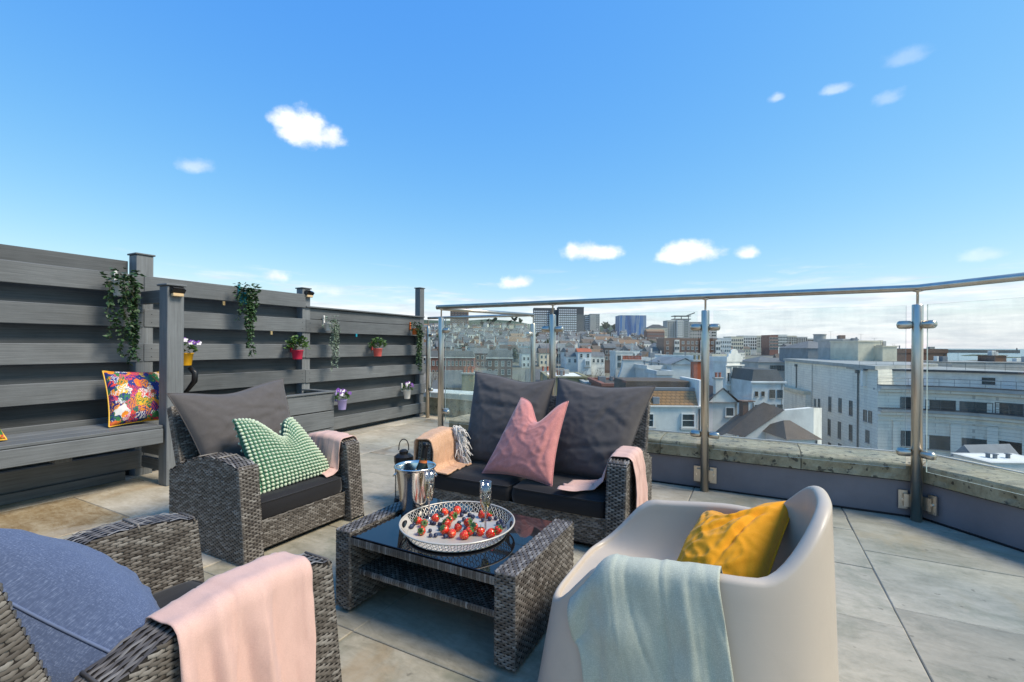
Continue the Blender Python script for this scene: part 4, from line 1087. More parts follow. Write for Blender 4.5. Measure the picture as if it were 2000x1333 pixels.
# lantern behind the sofa arm
ln = root('lantern', (-2.40, 2.78, 0), 'black metal lantern with loop handle on the floor beside the sofa', 'lantern')
mb = MB(); mb.lathe([(0, 0), (.07, 0), (.07, .02), (.062, .022), (.062, .03), (0, .03)], 24); mb.build('base', 'black_metal', ln, smooth=False)
mb = MB(); mb.lathe([(.058, .03), (.058, .31)], 24); mb.build('glass', 'flute_glass', ln, smooth=True)
for k in range(4):
    a = k * math.pi / 2 + .4; mb = MB(); mb.tube([(.062 * math.cos(a), .062 * math.sin(a), .03), (.062 * math.cos(a), .062 * math.sin(a), .31)], .005, 6); mb.build('bar', 'black_metal', ln)
mb = MB(); mb.lathe([(.068, .29), (.072, .31), (.072, .345), (.05, .362), (.034, .366), (.034, .385), (.02, .395), (0, .396)], 24); mb.build('lid', 'black_metal', ln, smooth=False)
mb = MB(); mb.tube([Vector((.038 * math.cos(q) * .885, .038 * math.cos(q) * .466, .39 + .085 * math.sin(q) ** .7)) for q in [k * math.pi / 14 for k in range(15)]], .004, 8); mb.build('handle', 'black_metal', ln, smooth=True)
mb = MB(); mb.lathe([(0, .031), (.03, .031), (.03, .13), (0, .132)], 16); mb.build('candle', 'pot_white', ln, smooth=False)

# ------------------------------------------------------------------ pots hung on the fence
def leaf(mb, p, d, w, l, mi=0):
    d = d.normalized(); s_ = d.cross(Vector((R.uniform(-1, 1), R.uniform(-1, 1), 1))).normalized(); n = s_.cross(d)
    a = p + d * l * .45 + s_ * w + n * w * .25; b = p + d * l * .45 - s_ * w + n * w * .25
    mb.add([p, a, p + d * l, b], [(0, 1, 2), (0, 2, 3)], mi)
def pot(loc, prof, mat, label, style, hook=True, drop=.6, spread=.13, n=260, leafm='ivy', ls=.03, top=.10):
    o = root('hanging_pot', loc, label, 'plant pot', 'pots hung on the fence')
    mb = MB(); mb.lathe(prof, 20); mb.build('pot', mat, o, smooth=True)
    h = max(z for _, z in prof)
    if hook:
        MB().cham((-.12, -.011, h - .03), (-.10, .011, h + .10), .002).build('hook', mat, o)
        MB().cham((-.105, -.011, h - .03), (-.05, .011, h - .02), .002).build('bracket', mat, o)
    mb = MB(); mb.lathe([(0, h - .012), (prof[-1][0] * .9, h - .012)], 16); mb.build('soil', 'soil', o)
    fo = MB(); vi = MB()
    if style == 'trail':
        for k in range(n // 3):
            a = R.uniform(0, 6.28); e = R.uniform(.1, 1.1); r = spread * .8 * R.uniform(.3, 1)
            p = Vector((r * math.cos(a) * .7 + .02, r * math.sin(a), h + top * R.uniform(-.5, 1)))
            leaf(fo, p, Vector((math.cos(a), math.sin(a), R.uniform(-.6, .6))), ls * .35, ls * R.uniform(.7, 1.3))
        for k in range(11):
            a = R.uniform(-1.9, 1.9); r = spread * R.uniform(.25, .75); L = drop * R.uniform(.35, 1.0) if k else drop
            x, y = .05 + .05 * math.cos(a), r * math.sin(a); pts = [Vector((0, 0, h)), Vector((x * .7, y * .6, h + .03)), Vector((x, y, h - .03))]
            while pts[-1].z > h - L:
                q = pts[-1]; pts.append(Vector((max(-.06, q.x + R.uniform(-.012, .010)), q.y + R.uniform(-.018, .016) - q.y * .03, q.z - .035)))
            vi.tube(pts, .0018, 4)
            for q in pts[1:]:
                for _ in range(4 if leafm != 'leaf_silver' else 6):
                    leaf(fo, q + Vector((0, 0, R.uniform(-.015, .015))), Vector((R.uniform(-.6, 1), R.uniform(-1, 1), R.uniform(-1, .3))), ls * .34, ls * R.uniform(.6, 1.15))
    elif style == 'bush':
        for k in range(n):
            a, e = R.uniform(0, 6.28), R.uniform(-.2, 1.4); r = R.uniform(.45, 1)
            p = Vector((spread * r * math.cos(a) * math.cos(e) * .8, spread * r * math.sin(a) * math.cos(e), h + top * .2 + top * r * math.sin(e)))
            leaf(fo, p, Vector((math.cos(a), math.sin(a), R.uniform(-.1, .9))), ls * .36, ls * R.uniform(.7, 1.2))
    else:      # pansies
        for k in range(70):
            a, e = R.uniform(0, 6.28), R.uniform(0, 1.2)
            p = Vector((spread * .5 * math.cos(a) * math.cos(e), spread * .6 * math.sin(a) * math.cos(e), h + top * .6 * math.sin(e))); leaf(fo, p, Vector((math.cos(a), math.sin(a), R.uniform(-.2, .6))), ls * .4, ls)
        for k in range(9):
            a = R.uniform(-1.6, 1.6); p = Vector((spread * .45 * math.cos(a), spread * .85 * R.uniform(-1, 1), h + top * R.uniform(.45, 1.0)))
            d = Vector((1, -.45, .35)).normalized(); s_ = d.cross(Vector((0, 0, 1))).normalized(); u = s_.cross(d); fl = MB(); q = R.uniform(.02, .026)
            for j in range(5):
                b = j * 2 * math.pi / 5 + .3; c = s_ * math.cos(b) + u * math.sin(b); e = s_ * -math.sin(b) + u * math.cos(b)
                fl.add([p, p + c * q * .6 + e * q * .5 + d * .003, p + c * q * 1.1, p + c * q * .6 - e * q * .5 + d * .003], [(0, 3, 2, 1)], 0 if j in (0, 1) or k % 2 else 1)
            fl.tube([p - d * .001, p + d * .004], .004, 6, mi=2)
            fl.build('flower', ['petal_purple', 'petal_white', 'brass'], o)
    tag(fo.build('foliage', leafm, o), kind='stuff')
    if vi.v: tag(vi.build('vines', 'vine', o), kind='stuff')
    return o
def bucket(r0, r1, h): return [(0, 0), (r0, 0), (r0 + .002, .004), (r1, h - .008), (r1 + .004, h - .006), (r1 + .004, h), (r1 - .003, h)]
PX = -4.825
pot((PX, 1.97, 1.60), bucket(.05, .062, .13), 'pot_white', 'white fence pot with dark trailing ivy above the tropical cushion', 'trail', drop=.68, spread=.16, n=330, ls=.042)
pot((PX, 3.06, 1.62), bucket(.05, .066, .12), 'pot_teal', 'teal fence pot with dark trailing ivy on the top board', 'trail', drop=.66, spread=.15, n=360, ls=.042)
pot((PX, 3.70, 1.02), bucket(.05, .064, .11), 'pot_red', 'crimson fence pot with a round leafy plant left of the silver trailing plant', 'bush', spread=.125, top=.14, n=240, leafm='leaf_bright', ls=.042)
pot((PX, 4.17, 1.37), bucket(.05, .07, .10), 'pot_white', 'white fence pot with pale silvery trailing plant', 'trail', drop=.58, spread=.13, n=240, leafm='leaf_silver', ls=.026)
pot((PX, 5.02, 1.03), bucket(.05, .064, .115), 'pot_coral', 'coral fence pot with a leafy plant right of the silver trailing plant', 'bush', spread=.13, top=.13, n=200, leafm='leaf_bright', ls=.042)
pot((PX, 5.85, 1.36), bucket(.045, .058, .10), 'pot_orange', 'orange fence pot with trailing ivy near the fence end', 'trail', drop=.66, spread=.13, n=220, ls=.04)
pot((PX, 5.66, .36), bucket(.042, .058, .135), 'pot_white', 'white fence pot of purple and white pansies on the low boards', 'pansy', spread=.11, top=.12, leafm='leaf_bright', ls=.04)
pot((-4.36, 3.955, .425), bucket(.04, .055, .12), 'pot_lilac', 'lilac pot of purple pansies at the corner of the planter box', 'pansy', spread=.11, top=.12, leafm='leaf_bright', ls=.04, hook=True)
pot((PX + .02, 2.47, .99), bucket(.045, .062, .12), 'pot_yellow', 'yellow fence pot of white pansies behind the bench end post', 'pansy', spread=.11, top=.14, leafm='leaf_bright', ls=.04)
mb = MB(); mb.tube([(-4.79, 2.50, .97), (-4.74, 2.52, .92), (-4.75, 2.52, .84), (-4.82, 2.50, .76), (-4.90, 2.49, .70), (-4.943, 2.48, .69)], [.02, .028, .026, .02, .015, .012], 8)
tag(mb.build('wall_bracket', 'black_metal', smooth=True), 'curved black bracket on the fence under the yellow pot', 'bracket')
for (y, z, m_) in [(2.90, 1.63, 'brass'), (3.44, 1.335, 'brass'), (4.72, 1.335, 'pot_teal')]:
    mb = MB(); mb.cham((-.008, -.012, -.03), (.012, .012, .012), .002); o = mb.build('fence_hook', m_, loc=(FX + .005, y, z)); tag(o, ('small teal' if m_ == 'pot_teal' else 'small brass') + ' empty pot hook clipped under a fence board', 'hook', 'empty fence hooks')
# ------------------------------------------------------------------ the town below: materials
RC = random.Random(21)
for nm, c, kw in [('render_white', (.72, .70, .65), {}), ('render_cream', (.66, .59, .44), {}), ('render_blue', (.62, .645, .64), {}), ('render_grey', (.40, .39, .37), {}),
                  ('brick_brown', (.15, .085, .058), {}), ('brick_red', (.22, .085, .055), {}), ('brick_yellow', (.27, .235, .13), {}), ('slate', (.125, .128, .132), {}),
                  ('tile_orange', (.24, .145, .08), {}), ('tile_brown', (.115, .083, .06), {}), ('flat_roof', (.34, .345, .33), {}), ('roof_dark', (.05, .052, .056), {}),
                  ('terracotta', (.40, .10, .04), {}), ('concrete', (.40, .39, .36), {}), ('concrete_dark', (.10, .11, .115), {}), ('lead', (.19, .205, .225), {})]:
    plain(nm, c, .8, var=.28, scale=.55 if 'tile' not in nm else 1.4, bump=.3, bscale=6, rnd=.12, hue2=mul(c, 1.18))
plain('frame_white', (.68, .68, .66), .5, var=.05); plain('frame_dark', (.05, .06, .065), .4); plain('asphalt', (.055, .056, .058), .9, var=.3, scale=.2)
plain('town_ground', (.19, .175, .145), .95, var=.6, scale=.05, hue2=(.13, .15, .08)); plain('hill_green', (.045, .07, .03), .95, var=.6, scale=.06, hue2=(.10, .11, .06))
plain('bark', (.075, .062, .05), .9, var=.4, scale=2); plain('tree_leaf', (.035, .06, .02), .8, var=.6, scale=1.5, hue2=(.085, .115, .04)); plain('twig', (.12, .10, .085), .9, var=.4, scale=1)
m, t, p = base_mat('window_dark')
r_ = t.node('ShaderNodeObjectInfo').outputs['Random']
t.set(p, 'Base Color', t.ramp(r_, [(0, (.012, .016, .018)), (.6, (.035, .05, .052)), (.85, (.10, .14, .14)), (1, (.2, .24, .24))])); p.inputs['Roughness'].default_value = .12
m, t, p = base_mat('window_sky_sheen'); p.inputs['Base Color'].default_value = (.62, .66, .68, 1); p.inputs['Roughness'].default_value = .3  # pale base colour stands in for sky reflected in the office panes
def course_mat(name, c, line, bw, bh, mort):
    m, t, p = base_mat(name); co = coords(t); s = t.node('ShaderNodeSeparateXYZ'); t.set(s, 0, co)
    cb = t.node('ShaderNodeCombineXYZ'); t.set(cb, 0, t.math('ADD', s.outputs[0], s.outputs[1])); t.set(cb, 1, s.outputs[2])
    br = t.node('ShaderNodeTexBrick', i_Scale=1.0, i_Mortar_Size=mort, i_Brick_Width=bw, i_Row_Height=bh); t.set(br, 'Vector', cb)
    t.set(br, 'Color1', mul(c, .95)); t.set(br, 'Color2', mul(c, 1.05)); t.set(br, 'Mortar', line)
    st = t.noise(t.vmath('MULTIPLY', co, (.8, .8, .16)), .8, 6, .65)
    col = t.mix(t.math('MULTIPLY', t.smooth(st, .48, .75), .5), br.outputs['Color'], mul(c, .45))
    t.set(p, 'Base Color', col); p.inputs['Roughness'].default_value = .8
    b = t.node('ShaderNodeBump', i_Strength=.6, i_Distance=.05); t.set(b, 'Height', t.math('SUBTRACT', 1.0, br.outputs['Fac'])); t.set(p, 'Normal', b)
course_mat('ashlar', (.80, .755, .655), (.50, .47, .41), 2.4, .45, .018)
course_mat('tile_course', (.30, .165, .07), (.10, .06, .03), .26, .16, .016)
m, t, p = base_mat('blue_wrap')
s = t.node('ShaderNodeSeparateXYZ'); t.set(s, 0, coords(t))
nb = t.noise(t.vmath('MULTIPLY', coords(t), (.16, .16, .012)), 1.0, 3, .5)
t.set(p, 'Base Color', t.ramp(nb, [(.3, (.012, .05, .16)), (.45, (.025, .12, .34)), (.55, (.25, .31, .38)), (.66, (.03, .16, .42))])); p.inputs['Roughness'].default_value = .6

# ---- placement: a pixel column of the photograph and a distance give a place in the town
def hor(px): return HY + ROLL * (px - 1000)
def cf(X, D, z=0): return Vector((X * math.cos(TH) - D * math.sin(TH), X * math.sin(TH) + D * math.cos(TH), z))
def pz(px, py, d): return EYE - (py - hor(px)) / FPX * d
def town(px, d, z): return cf((px - 1000) / FPX * d, d, z)
def lerp_t(x, pts):
    if x <= pts[0][0]: return pts[0][1]
    for (a, b), (c, e) in zip(pts, pts[1:]):
        if x <= c: return b + (e - b) * (x - a) / (c - a)
    return pts[-1][1]
def ground_z(px, d):
    L_ = lerp_t(d, [(0, -20), (90, -19), (150, -14), (200, -10), (300, -5), (450, 3), (700, 16), (900, 28), (1150, 52), (1500, 50), (2200, 30)])
    Rr = lerp_t(d, [(0, -20), (120, -19.5), (250, -15), (400, -7), (700, -2), (1100, 4), (2200, 4)])
    k = sstep(px, 1180, 1420); g = L_ + (Rr - L_) * k
    if px > 1560: g = g + (-26 - g) * sstep(px, 1560, 1840) * sstep(d, 110, 240)
    if px < 1040 and d > 700: g += 14 * sstep(d, 700, 1100)
    return g
mb = MB(); cols_ = list(range(-400, 2700, 50)); ds = [22, 40, 60, 80, 100, 120, 150, 180, 220, 260, 320, 400, 500, 600, 700, 800, 900, 1000, 1150, 1300, 1600, 2200]
for d in ds:
    for px in cols_:
        q = town(px, d, ground_z(px, d) + nz(px * .02, d * .02, 0) * (2.0 if d > 250 else .2) + (nz(px * .011, 3.1, d * .004) * 9 if d > 850 else 0)); mb.v.append(tuple(q))
nc = len(cols_)
for j in range(len(ds) - 1):
    for i in range(nc - 1): mb.f.append((j * nc + i, j * nc + i + 1, (j + 1) * nc + i + 1, (j + 1) * nc + i)); mb.m.append(1 if ds[j] >= 850 else 0)
tag(mb.build('town_ground', ['town_ground', 'hill_green'], smooth=True), kind='structure')
m, t, p = base_mat('sea'); p.inputs['Base Color'].default_value = (.10, .15, .17, 1); p.inputs['Roughness'].default_value = .22
b = t.node('ShaderNodeBump', i_Strength=.5, i_Distance=.5); t.set(b, 'Height', t.noise(coords(t), .12, 5, .6)); t.set(p, 'Normal', b)
mb = MB(); ring = [24 * 1.9 ** k for k in range(12)] 
mb.lathe([(0.5, -24)] + [(r, -24) for r in ring], 48); tag(mb.build('sea', 'sea'), kind='structure')

# ---- windows
WM = {}
def win_mesh(w, h, style='sash'):
    key = (round(w, 2), round(h, 2), style)
    if key in WM: return WM[key]
    mb = MB(); f = min(.09, w * .09) if style != 'slot' else .04; dk = 'frame_dark' if style in ('dark', 'slot') else 'frame_white'
    for a, b in (((-w / 2 - f, 0, -f), (w / 2 + f, .10, 0)), ((-w / 2 - f, 0, h), (w / 2 + f, .10, h + f)), ((-w / 2 - f, 0, 0), (-w / 2, .10, h)), ((w / 2, 0, 0), (w / 2 + f, .10, h))):
        mb.span((a[0], -.10, a[2]), (b[0], .02, b[2]), 0)
    if style in ('sash', 'dark'): mb.span((-w / 2, -.07, h * .49), (w / 2, .02, h * .53), 0)
    if style in ('pair', 'dark') and w > .8: mb.span((-f / 2, -.075, 0), (f / 2, .02, h), 0)
    mb.add([(-w / 2, -.03, 0), (w / 2, -.03, 0), (w / 2, -.03, h), (-w / 2, -.03, h)], [(0, 1, 2, 3)], 1)
    me = mb.mesh('window', [dk, 'window_dark']); sl = MB().span((-w / 2 - .12, -.2, -f - .09), (w / 2 + .12, .02, -f - .005)).mesh('sill', 'render_grey')
    WM[key] = (me, sl); return WM[key]
def put_window(parent, loc, rz, w, h, style='sash', sill=True):
    me, sl = win_mesh(w, h, style); o = link('window', me, parent, loc, rz)
    if sill: link('sill', sl, o)
    return o
def win_grid(parent, x0, x1, z0, z1, rows, cols, w, h, y=0.0, rz=0.0, style='sash', joined=False, origin=None, sill=True):
    """windows on a face whose outside is local -y"""
    og = Vector(origin or (0, 0, 0)); rot = Matrix.Rotation(rz, 3, 'Z'); mb = MB()
    for r in range(rows):
        for c in range(cols):
            x = x0 + (x1 - x0) * (c + .5) / cols; z = z0 + (z1 - z0) * (r + .5) / rows - h / 2
            q = og + rot @ Vector((x, y - .01, z))
            if joined:
                mb.box(q + Vector((0, 0, h / 2)), (w * 1.2, .12, h * 1.12), rot, 0); mb.box(q + rot @ Vector((0, -.05, 0)) + Vector((0, 0, h / 2)), (w, .12, h), rot, 1)
            else: put_window(parent, q, rz, w, h, style, sill)
    if joined: tag(mb.build('windows', ['frame_white', 'window_sky_sheen' if style == 'pale' else 'window_dark'], parent), kind='stuff')
def chimney(parent, x, y, z, w=.9, d=.6, h=1.6, pots=3, mat='brick_brown'):
    o = MB().cham((x - w / 2, y - d / 2, z), (x + w / 2, y + d / 2, z + h), .04).build('chimney', mat, parent)
    MB().cham((x - w / 2 - .08, y - d / 2 - .08, z + h + .001), (x + w / 2 + .08, y + d / 2 + .08, z + h + .14), .03).build('chimney_cap', 'concrete', o)
    for k in range(pots):
        mb = MB(); mb.lathe([(.13, 0), (.12, .35), (.15, .38), (.15, .45), (.10, .45)], 8, (x + (k - (pots - 1) / 2) * w / max(1, pots), y, z + h + .14)); mb.build('chimney_pot', 'terracotta', o)
def building(name, label, cat, px0, px1, ytop, d, hgt, dep, wall='render_white', roof='flat', rmat='slate', rh=2.2, yaw=0.0, wins=None, side=None, group=None, chim=(), over=.25, joined=False, parapet=.5):
    """a block whose front face stands d metres ahead between two pixel columns, eaves at ytop"""
    pc = (px0 + px1) / 2; W = (px1 - px0) / FPX * d / math.cos(yaw); zt = pz(pc, ytop, d)
    o = root(name, town(pc, d, zt - hgt), label, cat, group, rz=TH + yaw)
    MB().span((-W / 2, 0, 0), (W / 2, dep, hgt)).build('wall', wall, o)
    a, b = -W / 2 - over, W / 2 + over
    if roof == 'flat':
        pr = MB()
        for q in (((-W / 2 - .12, -.12, hgt), (W / 2 + .12, .25, hgt + parapet)), ((-W / 2 - .12, dep - .25, hgt), (W / 2 + .12, dep + .12, hgt + parapet)), ((-W / 2 - .12, .25, hgt), (-W / 2 + .25, dep - .25, hgt + parapet)), ((W / 2 - .25, .25, hgt), (W / 2 + .12, dep - .25, hgt + parapet))): pr.span(*q)
        pr.build('parapet', wall, o); MB().span((-W / 2 + .25, .25, hgt + .003), (W / 2 - .25, dep - .25, hgt + .05)).build('roof', rmat, o)
    elif roof == 'gable_x':      # ridge parallel to the front
        MB().add([(a, -over, hgt), (b, -over, hgt), (b, dep + over, hgt), (a, dep + over, hgt), (a, dep / 2, hgt + rh), (b, dep / 2, hgt + rh)], [(0, 1, 5, 4), (2, 3, 4, 5), (0, 4, 3), (1, 2, 5), (0, 3, 2, 1)]).build('roof', rmat, o)
    elif roof == 'gable_y':
        MB().add([(a, -over, hgt), (b, -over, hgt), (b, dep + over, hgt), (a, dep + over, hgt), (0, -over, hgt + rh), (0, dep + over, hgt + rh)], [(0, 4, 5, 3), (1, 2, 5, 4), (0, 3, 2, 1)]).build('roof', rmat, o)
        MB().add([(-W / 2, 0, hgt), (W / 2, 0, hgt), (0, 0, hgt + rh - .1), (-W / 2, dep, hgt), (W / 2, dep, hgt), (0, dep, hgt + rh - .1)], [(0, 1, 2), (3, 5, 4)]).build('gable', wall, o)
    elif roof == 'hip':
        k = min(W, dep) / 2
        MB().add([(a, -over, hgt), (b, -over, hgt), (b, dep + over, hgt), (a, dep + over, hgt), (a + k, dep / 2, hgt + rh), (b - k, dep / 2, hgt + rh)], [(0, 1, 5, 4), (2, 3, 4, 5), (3, 0, 4), (1, 2, 5), (0, 3, 2, 1)]).build('roof', rmat, o)
    elif roof == 'mansard':
        i = rh * .38
        MB().add([(a, -over, hgt), (b, -over, hgt), (b, dep + over, hgt), (a, dep + over, hgt), (a + i, i, hgt + rh), (b - i, i, hgt + rh), (b - i, dep - i, hgt + rh), (a + i, dep - i, hgt + rh)], [(0, 1, 5, 4), (1, 2, 6, 5), (2, 3, 7, 6), (3, 0, 4, 7), (4, 5, 6, 7), (0, 3, 2, 1)]).build('roof', rmat, o)
        MB().cham((-W / 2 - .35, -.35, hgt - .35), (W / 2 + .35, -.02, hgt - .02), .05).build('cornice', 'render_white' if wall.startswith('brick') else wall, o)
    if roof == 'flat' and 25 < d < 270 and W > 1.8:      # vents, tanks and aerials on the roof
        for _ in range(3 if W < 5 else 7):
            x, y = RC.uniform(-W * .42, W * .42), RC.uniform(dep * .15, dep * .8); k = RC.random(); u = min(1.0, d / 70)
            if k < .35: MB().cham((x, y, hgt + .05), (x + RC.uniform(.4, 1.3) * u, y + .8 * u, hgt + RC.uniform(.5, 1.1) * u + parapet * .5), .03).build('roof_vent', RC.choice(['concrete', 'lead', 'render_white', 'brick_brown']), o)
            elif k < .7:
                hh_ = RC.uniform(1.2, 2.4) * u; mb = MB(); mb.tube([(x, y, hgt), (x, y, hgt + hh_)], .025, 4); mb.tube([(x - .5 * u, y, hgt + hh_), (x + .5 * u, y, hgt + hh_)], .018, 4)
                for q in range(5): mb.tube([(x + (q - 2) * .22 * u, y - .2, hgt + hh_), (x + (q - 2) * .22 * u, y + .2, hgt + hh_)], .012, 3)
                mb.build('aerial', 'frame_dark', o)
            else:
                mb = MB(); mb.lathe([(.12, 0), (.12, .5 * u + parapet), (.2, .52 * u + parapet), (.2, .6 * u + parapet), (0, .7 * u + parapet)], 8, (x, y, hgt + .05)); mb.build('flue', 'lead', o)
    if 25 < d < 130 and hgt > 5: mb = MB(); mb.tube([(W * .44, -.08, 0), (W * .44, -.08, hgt - .1)], .05, 5); mb.build('drainpipe', 'frame_dark', o)
    for wn in (wins or []):
        rows, cols, w, h, z0, z1 = wn[:6]; st = wn[6] if len(wn) > 6 else 'sash'
        x0, x1 = wn[7] if len(wn) > 7 else (-.5, .5)
        win_grid(o, x0 * W, x1 * W, hgt + z0, hgt + z1, rows, cols, w, h, joined=joined, style=st)
    for wn in (side or []):      # right-hand face (+x) or left (-x)
        sg, rows, cols, w, h, z0, z1 = wn[:7]
        win_grid(o, -dep / 2, dep / 2, hgt + z0, hgt + z1, rows, cols, w, h, rz=sg * math.pi / 2, origin=(sg * W / 2, dep / 2, 0), joined=joined)
    for c in chim: chimney(o, c[0] * W, c[1] * dep, hgt + c[2], *c[3:])
    return o

# ---- far towers
t_ = building('tower_block', 'brown brick and white tower block on the hilltop behind the handrail end', 'building', 879, 913, 602, 950, 62, 22, 'brick_brown', 'flat', 'roof_dark', joined=True, wins=[(16, 6, 3.4, 1.7, -58, -1)])
o = building('office_slab', 'wide dark office slab with a pale window grid behind the balustrade', 'building', 1042, 1083, 605, 620, 60, 20, 'concrete_dark', 'flat', 'roof_dark', parapet=2.2, joined=True, wins=[(15, 10, 1.7, 1.5, -46, -1, 'pale')], group='office slabs')
o = building('office_slab', 'dark office slab with pale window grid and blank green-grey end bay', 'building', 1090, 1140, 602, 612, 62, 20, 'concrete_dark', 'flat', 'roof_dark', parapet=1.5, joined=True, wins=[(15, 9, 1.7, 1.5, -46, -1, 'pale', (-.48, .22))], group='office slabs')
MB().span((-27.5, 6, 2), (-17, 19, 60)).build('stair_core', 'concrete_dark', o)
building('tower_block', 'dark striped tower block beside the pale tower', 'building', 1142, 1153, 616, 690, 50, 14, 'concrete_dark', 'flat', 'roof_dark', joined=True, wins=[(12, 1, 6.0, 1.0, -34, -1, 'pale')])
building('tower_block', 'slim pale concrete tower between the office slab and the wooded hill', 'building', 1152.5, 1171, 614, 680, 50, 14, 'concrete', 'flat', 'concrete', joined=True, wins=[(12, 2, 1.4, 1.4, -36, -1, 'sash', (.12, .48))])
building('wrapped_tower', 'tower wrapped in blue sheeting with pale streaks', 'building', 1209.5, 1262, 617, 660, 48, 26, 'blue_wrap', 'flat', 'lead')
building('tower_block', 'pale beige tower block beside the roof crane', 'building', 1303, 1322, 627, 560, 48, 16, 'concrete', 'flat', 'concrete', joined=True, wins=[(11, 4, 1.6, 1.2, -30, -1)])
building('tower_block', 'white tower block below the roof crane', 'building', 1322.5, 1334, 626, 556, 48, 16, 'render_white', 'flat', 'concrete', joined=True, wins=[(11, 3, 1.2, 1.2, -30, -1)])
o = building('office_block', 'grey glazed office with steel roof gantry', 'building', 1334.5, 1346, 625, 580, 46, 18, 'lead', 'flat', 'concrete', joined=True, wins=[(9, 1, 6.0, 1.7, -28, -1)])
for z in (46.6, 50.5): MB().cham((-14, 3, z), (7, 15, z + 1.0), .1).build('gantry_beam', 'concrete_dark', o)
for x in (-12, -4, 5): MB().cham((x, 7, 47.6), (x + .8, 8, 50.5), .05).build('gantry_post', 'concrete_dark', o)
mb = MB(); mb.tube([(2, 9, 51), (14, 9, 55.5)], .7, 6); mb.build('crane_jib', 'concrete_dark', o)
building('office_block', 'brown grey office block with flat roof behind the balustrade clamp', 'building', 1347, 1376, 630, 600, 40, 20, 'render_grey', 'flat', 'roof_dark', joined=True, wins=[(6, 6, 1.8, 1.7, -26, -1)])
building('office_block', 'grey office block with long window bands right of the balustrade post', 'building', 1376.5, 1400, 634, 606, 40, 20, 'concrete', 'flat', 'roof_dark', joined=True, wins=[(6, 2, 6.0, 1.6, -24, -1)])
building('warehouse', 'long low orange brick building below the blue wrapped tower', 'building', 1264, 1298, 648, 470, 14, 12, 'brick_red', 'gable_x', 'tile_orange', rh=2.5, joined=True, wins=[(2, 8, 1.2, 1.6, -8, -1)])
building('flats', 'cream flats with dark barrel roof beside the beige tower', 'building', 1266, 1303, 641, 500, 14, 14, 'render_cream', 'hip', 'roof_dark', rh=4, joined=True, wins=[(3, 8, 1.3, 1.5, -9, -1)])
# ---- middle distance
building('mansion_block', 'long red brick mansion block with slate mansard behind the end glass', 'building', 836, 926, 698, 200, 14, 12, 'brick_red', 'mansard', 'slate', rh=2.6, yaw=.04, wins=[(2, 12, .85, 1.9, -8.6, -.6)], chim=[(-.3, .5, 2.4, 1.4, .8, 1.3, 4), (.25, .5, 2.4, 1.4, .8, 1.3, 4)])
building('brick_house', 'brown brick villa with green-grey mansard and white windows', 'building', 951, 1001, 699, 170, 14, 10, 'brick_brown', 'mansard', 'slate', rh=2.8, wins=[(3, 4, .95, 1.7, -9.8, -.6)], chim=[(-.35, .5, 2.4, 1.2, .8, 1.6, 3), (.38, .5, 2.4, 1.2, .8, 1.6, 3)])
building('terrace_house', 'long white terrace with two rows of small windows beyond the glass corner', 'building', 1036, 1106, 673, 260, 13, 10, 'render_white', 'flat', 'tile_brown', wins=[(2, 7, 1.1, 1.7, -7.8, -1.2, 'dark')], chim=[(-.3, .6, 0, 1.6, .8, 1.5, 3)])
building('house', 'narrow cream house with blank gable beside the long white terrace', 'building', 1104, 1118, 675, 250, 13, 9, 'render_cream', 'gable_y', 'slate', rh=1.8, yaw=-.2, wins=[(1, 1, 1.0, 1.6, -6, -2)])
building('terrace_house', 'white slate-roofed cottage row left of the bay-windowed white house', 'building', 1107, 1129, 697, 190, 8, 8, 'render_white', 'gable_x', 'slate', rh=1.9, wins=[(1, 2, .9, 1.3, -3.0, -.4)], chim=[(-.4, .5, 1.2, .9, .6, 1.4, 2)])
o = building('house', 'white house with bay window and red tiled roof above the bare trees', 'building', 1129, 1155, 688, 185, 9, 8, 'render_blue', 'gable_x', 'terracotta', rh=1.5, wins=[(1, 2, .9, 1.4, -2.4, -.5)], chim=[(.46, .5, .4, .9, .7, 1.8, 2, 'render_white')])
MB().cham((-.1, -.7, 3.0), (2.4, -.01, 6.4), .1).build('bay', 'render_blue', o); put_window(o, (1.1, -.72, 3.9), 0, 1.4, 1.5, 'pair')
building('terrace_house', 'white slate-roofed cottage row right of the bay-windowed white house', 'building', 1155.5, 1181, 697, 191, 8, 8, 'render_white', 'gable_x', 'slate', rh=1.9, wins=[(1, 3, .9, 1.3, -3.0, -.4)], chim=[(.4, .5, 1.2, .9, .6, 1.4, 2)])
building('house', 'white house with parapet above the curved chimney wall', 'building', 1203, 1236, 689, 150, 11, 9, 'render_white', 'flat', 'tile_brown', wins=[(2, 2, .9, 1.4, -5.2, -.6, 'dark', (-.5, .3))])
building('terrace_house', 'brown brick terrace under slate roof beside the white parapet house', 'building', 1181.5, 1204, 680, 200, 11, 9, 'brick_brown', 'gable_x', 'slate', rh=2.0, wins=[(2, 3, .9, 1.4, -5.6, -.5)], chim=[(-.3, .5, 1.2, 1.4, .7, 1.6, 4, 'render_white')])
o = building('flats', 'brown brick flats with white bays and a pale green parapet', 'building', 1297, 1400, 664, 265, 16, 14, 'brick_brown', 'flat', 'flat_roof', parapet=.9)
for x in (-9.2, 5.6, 14.2):
    bay = MB().cham((x, -.5, 6.5), (x + 2.8, -.01, 15.9), .05).build('bay', 'render_white', o)
    for z in (7.2, 10.4, 13.6):
        for dx in (.75, 2.05): put_window(o, (x + dx, -.52, z), 0, .75, 1.4, 'dark', False)
for x in (-13, -4.2, -1.2, 1.2, 3.6, 10.2, 12.4):
    for z in (7.3, 10.5, 13.6): put_window(o, (x, -.01, z), 0, 1.2, 1.5, 'pair')
